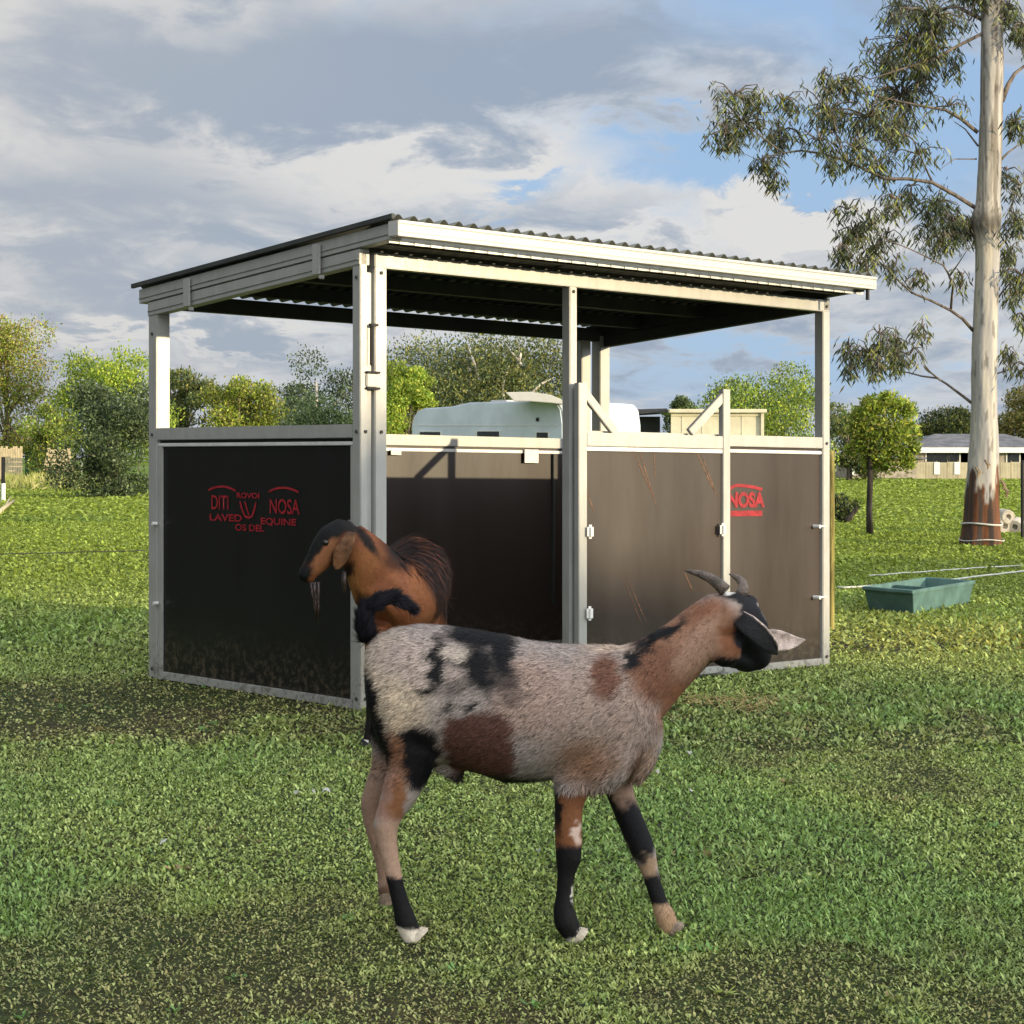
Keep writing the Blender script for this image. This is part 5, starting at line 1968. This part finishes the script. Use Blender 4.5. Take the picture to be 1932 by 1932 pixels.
    X = co[:, 0] / sc + CX
    Y = HOR - (co[:, 2] - EYE) / sc
    lat = co[:, 1] - D0
    # ragged edges following the lie of the hair
    n1 = np.array([mnoise.noise(Vector((a * 0.035 + 3, b * 0.06, 0))) for a, b in zip(X, Y)])
    n2 = np.array([mnoise.noise(Vector((a * 0.10, b * 0.22 + a * 0.05, 5))) for a, b in zip(X, Y)])
    n3 = np.array([mnoise.noise(Vector((a * 0.3, b * 0.6 + a * 0.2, 8))) for a, b in zip(X, Y)])
    px = X + 12 * n1 + 7 * n2
    py = Y + 8 * n1 + 6 * n2
    near = (lat < 0.0).astype(float)
    far = 1 - near
    ffar = ((X > 1125) & (Y > 1478)).astype(float)
    fnear = ((X < 1118) & (X > 1000) & (Y > 1478)).astype(float)
    hind = ((X < 830) & (Y > 1400)).astype(float)
    hn, hf = hind * (lat < -0.005), hind * (lat >= -0.005)
    BLK = (15, 14, 17)
    LAY = [(740, 1290, 75, 95, 0, .35, (198, 180, 158)), (830, 1240, 120, 45, 5, .4, (172, 156, 146)), (1130, 1340, 110, 110, 0, .4, (162, 140, 126)), (1000, 1300, 70, 70, 0, .4, (160, 136, 122)),
           (1300, 1225, 110, 100, -40, .35, (142, 104, 82)), (1235, 1262, 48, 60, -35, .3, (120, 82, 62)), (1340, 1165, 40, 34, 0, .4, (128, 86, 64)), (1320, 1215, 30, 70, 40, .4, (160, 126, 104)), (1268, 1335, 26, 46, 30, .5, (146, 96, 66), 2.0, .8),
           (1140, 1268, 26, 40, 10, .35, (112, 76, 60)), (1105, 1425, 50, 40, 0, .7, (138, 104, 82)),
           (910, 1395, 64, 66, -6, .08, (96, 66, 58), 4.5),
           (832, 1240, 16, 48, 0, .3, BLK), (905, 1196, 64, 17, 6, .3, BLK), (910, 1248, 27, 46, -20, .35, BLK), (950, 1222, 24, 36, 0, .35, BLK), (958, 1266, 26, 24, 0, .4, BLK, 2.0, .8), (880, 1240, 40, 7, 0, .5, BLK, 2.0, .8), (866, 1224, 24, 10, 0, .5, (186, 172, 156), 2.0, .8), (812, 1290, 20, 9, -10, .4, BLK), (850, 1318, 14, 10, -50, .5, BLK, 2.0, .85),
           (893, 1316, 14, 6, -40, .5, BLK), (870, 1280, 30, 16, -20, .5, BLK, 2.0, .6), (972, 1300, 26, 14, -10, .5, (90, 76, 70), 2.0, .7),
           (945, 1468, 100, 15, 1, .4, BLK, 3.0),
           # dark back of the thighs and the black stifle
           (702, 1318, 22, 66, -8, .3, BLK), (712, 1370, 26, 50, -25, .3, BLK), (792, 1405, 46, 50, 35, .18, (16, 15, 20)), (800, 1440, 26, 40, 20, .2, (16, 15, 20)), (755, 1430, 16, 66, -3, .35, (128, 90, 66)), (728, 1400, 16, 50, -12, .35, BLK),
           (742, 1490, 24, 60, 10, .4, (150, 116, 100), 2.0, hn), (756, 1490, 14, 40, 10, .4, (136, 92, 62), 2.0, hn), (745, 1590, 40, 58, 0, .1, (172, 142, 122), 4.0, hn), (764, 1690, 44, 54, 0, .06, BLK, 6.0, hn), (775, 1760, 60, 28, 12, .08, (226, 214, 196), 6.0, hn),
           (712, 1560, 50, 130, 0, .1, (152, 124, 108), 6.0, hf), (722, 1560, 9, 60, 8, .4, (60, 48, 44), 2.0, hf), (724, 1705, 26, 20, 0, .3, (98, 74, 60), 2.0, hf),
           (1068, 1520, 50, 70, 0, .2, (122, 78, 50), 5.0, fnear), (1048, 1500, 9, 60, 0, .5, BLK, 2.0, fnear), (1086, 1556, 9, 20, 0, .4, (204, 178, 164), 2.0, fnear), (1066, 1665, 50, 86, 0, .08, BLK, 8.0, fnear), (1090, 1756, 22, 18, -35, .15, (232, 224, 210), 3.0, fnear), (1080, 1672, 4, 14, 0, .4, (200, 196, 190), 2.0, fnear),
           (1180, 1500, 70, 60, 0, .2, (156, 126, 108), 4.0, ffar), (1145, 1500, 12, 60, -20, .35, BLK, 2.0, ffar), (1200, 1570, 30, 58, -22, .2, BLK, 3.0, ffar), (1222, 1634, 22, 20, -20, .3, (150, 124, 100), 2.0, ffar), (1236, 1678, 26, 32, -20, .25, BLK, 3.0, ffar), (1262, 1735, 36, 36, 0, .12, (164, 134, 106), 4.0, ffar),
           (1205, 1440, 20, 44, 15, .4, (112, 84, 70)), (1222, 1430, 14, 40, 15, .4, (176, 148, 130)),
           # neck ridge, withers tuft and black face
           (1192, 1238, 17, 26, 30, .4, BLK), (1246, 1196, 58, 11, -33, .4, BLK), (1150, 1218, 40, 8, 0, .5, (190, 168, 148)),
           (1382, 1203, 34, 32, 0, .45, (128, 82, 54)), (1384, 1256, 52, 17, 6, .25, BLK), (1432, 1215, 40, 60, -25, .12, (20, 19, 24), 3.0), (1418, 1140, 26, 34, 0, .2, (22, 21, 26)), (1398, 1168, 20, 14, 0, .4, BLK, 2.0, .7), (1386, 1118, 34, 15, 15, .3, BLK), (1374, 1117, 15, 6, 10, .4, (240, 234, 226)), (1422, 1262, 34, 14, 0, .2, BLK)]
    cols = paint(px, py, LAY, (160, 148, 141))
    cols *= (0.96 * (1 + 0.18 * n3 + 0.12 * n2))[:, None]
    cols = np.clip(cols, 0.004, 0.85)
    set_cols(me, cols)
    body = link('body', me, M['coat'], root)

    # the body mesh is now local to the root; add back its offset for the hair
    off = np.array(root.location)
    tmp = me.copy()
    tmp.transform(Matrix.Translation(Vector(root.location)))

    def flow(P):
        x = P[:, 0] / sc + CX
        y = HOR - (P[:, 2] - EYE) / sc
        D = np.zeros((len(P), 3))
        tors = (y < 1460) & (x < 1240)
        D[:] = (-0.25, 0, -1)
        D[tors] = (-1.0, 0, -0.55)
        nk = (x >= 1190) & (y < 1400)
        D[nk] = (-0.75, 0, -0.75)
        L = np.ones(len(P))
        L[y > 1470] = 0.45
        L[x > 1345] = 0.4
        L[(x > 1240) & (x <= 1345)] = 0.75
        L[(x < 760) & (y < 1440)] = 1.0
        L[(y > 1440) & (y < 1480) & (x > 830)] = 1.2
        return D, L
    fur(tmp, cols, None, 130000, 0.018, 0.0013, flow, 'coat_hair', root, 3, 0.28, 0.24, 0.26)
    bpy.data.meshes.remove(tmp)
    # shaggy raised tail curling forward
    bm = bmesh.new()
    tp = [(694, 1212), (688, 1192), (686, 1172), (694, 1152), (708, 1137), (728, 1130), (748, 1131), (764, 1139), (773, 1150)]
    tr = [13, 14, 14, 13, 12, 11, 10, 8, 3]
    loft(bm, [(p(x, y), h * sc, h * sc * 0.7, YAX) for (x, y), h in zip(tp, tr)], 14)
    tm = fuse(bm, 0.006, 4, 0.5)
    tc_ = np.tile(np.array(s2l((26, 25, 30))), (len(tm.vertices), 1))
    set_cols(tm, tc_)
    tmp = tm.copy()
    tail = link('tail', tm, M['coat'], root)

    def tflow(P):
        x = P[:, 0] / sc + CX
        y = HOR - (P[:, 2] - EYE) / sc
        D = np.stack([np.where(y < 1155, 1.0, 0.1), 0 * x, np.where(y < 1155, np.where(x > 735, -0.5, 0.4), 1.0)], 1)
        return D, np.ones(len(P)) * 1.7
    tc2 = tc_ * rng.uniform(0.7, 2.6, (len(tc_), 1))
    fur(tmp, tc2, None, 9000, 0.022, 0.0012, tflow, 'tail_hair', tail, 5, 0.2, 0.2)
    bpy.data.meshes.remove(tmp)
    # horns
    for pts, l in (([(1368, 1114), (1356, 1102), (1340, 1091), (1322, 1084), (1305, 1080), (1296, 1079)], -.0), ([(1402, 1128), (1409, 1116), (1408, 1104), (1400, 1095), (1391, 1090), (1385, 1088)], .06)):
        bm = bmesh.new()
        P3 = [p(x, y, l + 0.01 * i) for i, (x, y) in enumerate(pts)]
        tube(bm, P3, [13 * sc, 11.5 * sc, 9.3 * sc, 7 * sc, 4.3 * sc, 1.4 * sc], 12)
        from_bm('horn', bm, M['horn'], root, smooth=True)
    # ears: near one black and lying over the face, far one pale and held out
    blackear = pmat('black ear', (0.0055, 0.005, 0.006), 0.75, 0, 0.4, 0.2, 20, 0.3, 80)
    ax = [p(1392, 1166, -.035), p(1408, 1177, -.055), p(1426, 1192, -.06), p(1443, 1208, -.05), p(1456, 1222, -.03), p(1464, 1233, -.01)]
    ne = ear_mesh('ear', ax, [.021, .027, .028, .024, .016, .002], (0.15, -1, 0.25), -.14, blackear, root, 0.004)
    bm = bmesh.new()
    tube(bm, [p(1399, 1151, -.045), p(1416, 1160, -.062), p(1437, 1178, -.064), p(1454, 1198, -.052), p(1464, 1216, -.032), p(1466, 1230, -.012)], [.0015, .0025, .003, .003, .0025, .0015], 6)
    from_bm('ear_highlight', bm, M['earpale'], ne, smooth=True)  # pale tube painting the rim light on the upper edge
    ax = [p(1448, 1206, .11), p(1462, 1212, .12), p(1480, 1219, .125), p(1500, 1221, .13), p(1518, 1220, .135), p(1535, 1217, .14)]
    ear_mesh('ear', ax, [.014, .026, .031, .025, .014, .002], (0.2, -1, 0.2), .35, M['earpale'], root)
    bm = bmesh.new()
    ball(bm, p(1431, 1188, .02), 0.011, 14)
    from_bm('eye', bm, M['eye'], root, smooth=True)
    # cloven hooves standing on the ground
    def hoof(x, y0, y1, lat, w, tilt=6, mat='hoof'):
        bm = bmesh.new()
        for sgn in (-1, 1):
            a = p(x - tilt * .4, y0, lat + sgn * 0.012)
            b = p(x + tilt, y1, lat + sgn * 0.013)
            b.z = max(b.z, 0.006)
            a2 = a.lerp(b, 0.5)
            loft(bm, [(a, w * .75 * sc, .011, YAX), (a2, w * .95 * sc, .0135, YAX), (b, w * 1.12 * sc, .0145, YAX)], 12)
        from_bm('hoof', bm, M[mat], root, smooth=False)
    zy = lambda lat: HOR + EYE / sc
    M['palehoof'] = pmat('pale hoof', (0.55, 0.48, 0.38), 0.6, 0, 0.3, 0.15, 30)
    hoof(788, 1744, 1773, -.10, 22, 6, 'palehoof')
    hoof(724, 1700, 1722, .11, 14, 0)
    hoof(1087, 1744, 1773, -.10, 18, 8, 'palehoof')
    hoof(1267, 1742, 1772, -.03, 18, 8)


goat()


def brown_goat():
    D0 = 8.12
    sc = D0 / F
    root = thing('goat', 'brown goat with a black face, beard and dark back facing left beside the corner posts', 'goat', G(730, 1410))

    def p(x, y, lat=0.0):
        q = V(x, y, D0)
        return Vector((q.x, D0 + lat, q.z))
    bm = bmesh.new()
    AX = Vector((0.78, 0.62, 0)).normalized()      # body runs right and away
    SD = Vector((0.62, -0.78, 0))
    # trunk from breast to rump
    T = [(712, 1150, 46, .09, -.02), (722, 1138, 66, .135, .0), (735, 1132, 80, .162, .1), (748, 1130, 82, .17, .25), (758, 1122, 86, .178, .42), (766, 1114, 92, .18, .6), (772, 1118, 86, .165, .78), (774, 1130, 66, .12, .9), (774, 1142, 40, .08, .97)]
    loft(bm, [(p(x, y, l), h * sc, w, SD) for x, y, h, w, l in T], 24)
    # neck
    N = [(722, 1108, 64, .12, .06), (706, 1080, 56, .102, .02), (690, 1054, 48, .09, 0), (672, 1032, 41, .078, -.01), (655, 1014, 35, .066, -.02)]
    loft(bm, [(p(x, y, l), h * sc, w, Vector((0.2, -1, 0))) for x, y, h, w, l in N], 20)
    # head: poll to muzzle, pointing left and down
    H = [(668, 1004, 20, .045, -.02), (650, 1006, 31, .058, -.03), (632, 1019, 35, .06, -.04), (616, 1038, 31, .052, -.05), (601, 1058, 24, .042, -.06), (588, 1074, 19, .036, -.065), (577, 1085, 15, .034, -.07), (570, 1091, 9, .024, -.07)]
    loft(bm, [(p(x, y, l), h * sc, w, Vector((0.1, -1, 0))) for x, y, h, w, l in H], 20)
    ball(bm, p(640, 1040, -.05), (0.04, 0.03, 0.045))
    ball(bm, p(586, 1092, -.065), (0.03, 0.025, 0.016))
    # legs
    def leg(rows, lat):
        loft(bm, [(p(x, y, lat), h * sc, w, YAX) for x, y, h, w in rows], 14)
    leg([(712, 1180, 26, .07), (708, 1225, 21, .055), (704, 1270, 16, .042), (702, 1305, 14.5, .037), (701, 1325, 12, .03), (700, 1355, 10.5, .026), (700, 1376, 13, .031), (698, 1392, 13, .032), (696, 1402, 15, .036)], .02)
    leg([(742, 1190, 26, .07), (744, 1235, 20, .05), (745, 1280, 16, .042), (745, 1305, 14, .036), (745, 1335, 10.5, .027), (745, 1362, 10, .026), (744, 1376, 12, .03), (742, 1386, 14, .034)], .22)
    leg([(785, 1170, 34, .09), (790, 1215, 26, .065), (796, 1255, 17, .044), (800, 1280, 14, .036), (798, 1310, 10, .027), (796, 1335, 10, .026), (794, 1346, 12, .03), (792, 1355, 14, .034)], .75)
    leg([(800, 1165, 30, .08), (806, 1205, 24, .06), (810, 1240, 16, .042), (812, 1265, 13, .035), (810, 1295, 10, .026), (809, 1318, 11, .028), (808, 1332, 13, .032)], .98)
    me = fuse(bm, 0.011, 7, 0.5)
    co, no = mesh_arrays(me)
    X = co[:, 0] / sc + CX
    Y = HOR - (co[:, 2] - EYE) / sc
    n1 = np.array([mnoise.noise(Vector((a * 0.05, b * 0.05, 2))) for a, b in zip(X, Y)])
    n2 = np.array([mnoise.noise(Vector((a * 0.2, b * 0.12, 4))) for a, b in zip(X, Y)])
    # perspective-corrected coat coordinates
    Xp = co[:, 0] / co[:, 1] * F + CX
    Yp = HOR - (co[:, 2] - EYE) / co[:, 1] * F
    BLK = (24, 20, 20)
    LAY = [(700, 1090, 44, 60, -20, .4, (176, 106, 48)), (668, 1120, 16, 50, -15, .4, (188, 120, 56)), (722, 1120, 26, 50, 0, .5, (150, 84, 40)), (795, 1120, 26, 60, -12, .4, (170, 98, 46)), (752, 1060, 30, 16, 0, .5, (96, 52, 28)),
           (785, 1042, 62, 26, 12, .3, BLK), (828, 1085, 26, 60, -16, .35, (34, 22, 22)), (848, 1140, 20, 60, -8, .4, (50, 28, 24)),
           (640, 990, 40, 18, 0, .3, BLK), (604, 1018, 32, 62, 36, .25, (14, 13, 17)), (612, 1050, 13, 42, 36, .3, (168, 104, 58)), (640, 1052, 14, 30, 30, .4, (40, 26, 20)), (573, 1084, 19, 20, 0, .25, (14, 13, 15)), (655, 1078, 12, 20, 25, .5, (50, 30, 22)),
           (690, 1018, 9, 40, -38, .4, (34, 22, 18)), (690, 1160, 10, 50, -20, .4, (70, 38, 22))]
    cols = paint(Xp + 6 * n1 + 3 * n2, Yp + 5 * n1, LAY, (150, 84, 42))
    cols = cols * 0.80 + cols.mean(axis=1, keepdims=True) * 0.12
    cols = cols * 0.72
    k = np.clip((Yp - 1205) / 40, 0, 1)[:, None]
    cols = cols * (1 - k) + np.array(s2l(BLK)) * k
    cols = np.clip(cols * (1 + .15 * n2)[:, None], 0.004, .8)
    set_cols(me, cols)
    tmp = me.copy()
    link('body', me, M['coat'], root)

    def pflow(P):
        xp = P[:, 0] / P[:, 1] * F + CX
        yp = HOR - (P[:, 2] - EYE) / P[:, 1] * F
        D = np.tile(np.array([0.35, 0.3, -1.0]), (len(P), 1))
        hd = xp < 665
        D[hd] = (-0.6, 0, -0.8)
        L = np.where(hd, 0.45, 1.0)
        return D, L
    fur(tmp, cols, None, 60000, 0.016, 0.0017, pflow, 'coat_hair', root, 8, 0.25, 0.2)
    # long black hair thrown over the back and quarters
    sel = ((Xp > 728) & (Yp < 1060 + (Xp - 728) * 0.35) | (Xp > 812 + 0.12 * (Yp - 1040))) & (Yp < 1215)
    sub = tmp.copy()
    bmx = bmesh.new()
    bmx.from_mesh(tmp)
    bmx.verts.ensure_lookup_table()
    bmesh.ops.delete(bmx, geom=[v for v in bmx.verts if not sel[v.index]], context='VERTS')
    bmx.to_mesh(sub)
    bmx.free()

    def bflow(P):
        xp = P[:, 0] / P[:, 1] * F + CX
        yp = HOR - (P[:, 2] - EYE) / P[:, 1] * F
        k = np.clip((xp - 730) / 110, 0, 1)
        D = np.stack([1.0 - 0.7 * k, 0.1 - 0 * k, -0.3 - 1.2 * k], 1)
        return D, np.ones(len(P))
    hc_ = np.tile(np.array(s2l((22, 17, 17))), (len(sub.vertices), 1))
    pick = rng.uniform(0, 1, len(hc_)) < 0.22
    hc_[pick] = np.array(s2l((120, 70, 50)))
    fur(sub, hc_, None, 2600, 0.085, 0.0034, bflow, 'back_hair', root, 9, 0.07, 0.02)
    bpy.data.meshes.remove(tmp)
    bpy.data.meshes.remove(sub)
    # mane, back hair and tail: strands
    def strands(name, paths, rad):
        bm = bmesh.new()
        for q in paths:
            n = len(q)
            tube(bm, q, [rad * (1 - 0.7 * i / (n - 1)) for i in range(n)], 5)
        return from_bm(name, bm, M['manehair'], root, smooth=True)
    M['manehair'] = pmat('black horse hair', (0.018, 0.014, 0.014), 0.4, 0, 0.5, 0.4, 40, stretch=(4, 4, 1), col2=(0.05, 0.025, 0.018))
    r = random.Random(4)
    ps = []
    for i in range(46):      # short dark crest along the neck
        f = i / 45
        x0, y0 = 658 + 56 * f, 976 + 68 * f ** 1.15
        l0 = -0.02 + .06 * f
        ps.append([p(x0 + 9 * q + r.uniform(-2, 2) * q, y0 + 6 + (6 + 8 * r.random()) * q, l0 + .01 - .03 * q) for q in (0, .5, 1)])
    strands('crest', ps, 0.006)
    ps = []
    for i in range(34):      # beard
        x0 = 594 + r.uniform(-6, 10)
        ln = r.uniform(38, 72)
        ps.append([p(x0 + (603 - x0 + r.uniform(-4, 4)) * q, 1096 + ln * q, -.066 + r.uniform(-.012, .012)) for q in (0, .35, .7, 1)])
    strands('beard', ps, 0.007)
    for l in (-.075,):
        bm = bmesh.new()
        tube(bm, [p(653, 1076, l), p(652, 1094, l), p(653, 1116, l)], [.008, .012, .006], 8)
        from_bm('wattle', bm, M['manehair'], root, smooth=True)
    # hanging ears, eye
    earm = pmat('brown ear', (0.15, 0.068, 0.03), .65, 0, .2, .25, 14, 0.3, 60)
    ear_mesh('ear', [p(668, 1004, -.085), p(662, 1020, -.115), p(655, 1036, -.125), p(648, 1052, -.125), p(641, 1066, -.115), p(638, 1072, -.11)], [.022, .034, .040, .036, .022, .003], (-0.35, -1, 0.1), .35, earm, root, 0.007)
    ear_mesh('ear', [p(640, 992, .05), p(628, 1000, .08), p(618, 1012, .085), p(610, 1026, .08)], [.018, .026, .022, .003], (-0.35, 1, 0.1), .35, M['manehair'], root, 0.007)
    bm = bmesh.new()
    ball(bm, p(619, 1022, -.098), 0.014, 12)
    from_bm('eye', bm, M['eye'], root, smooth=True)
    bm = bmesh.new()
    for sgn in (1,):
        tube(bm, [p(696, 1398, .02), p(694, 1412, .02)], [.038, .046], 14)
    from_bm('hoof', bm, M['black'], root)
    bm = bmesh.new()
    tube(bm, [p(742, 1384, .22), p(740, 1394, .22)], [.036, .042], 14)
    from_bm('hoof', bm, M['black'], root)


brown_goat()
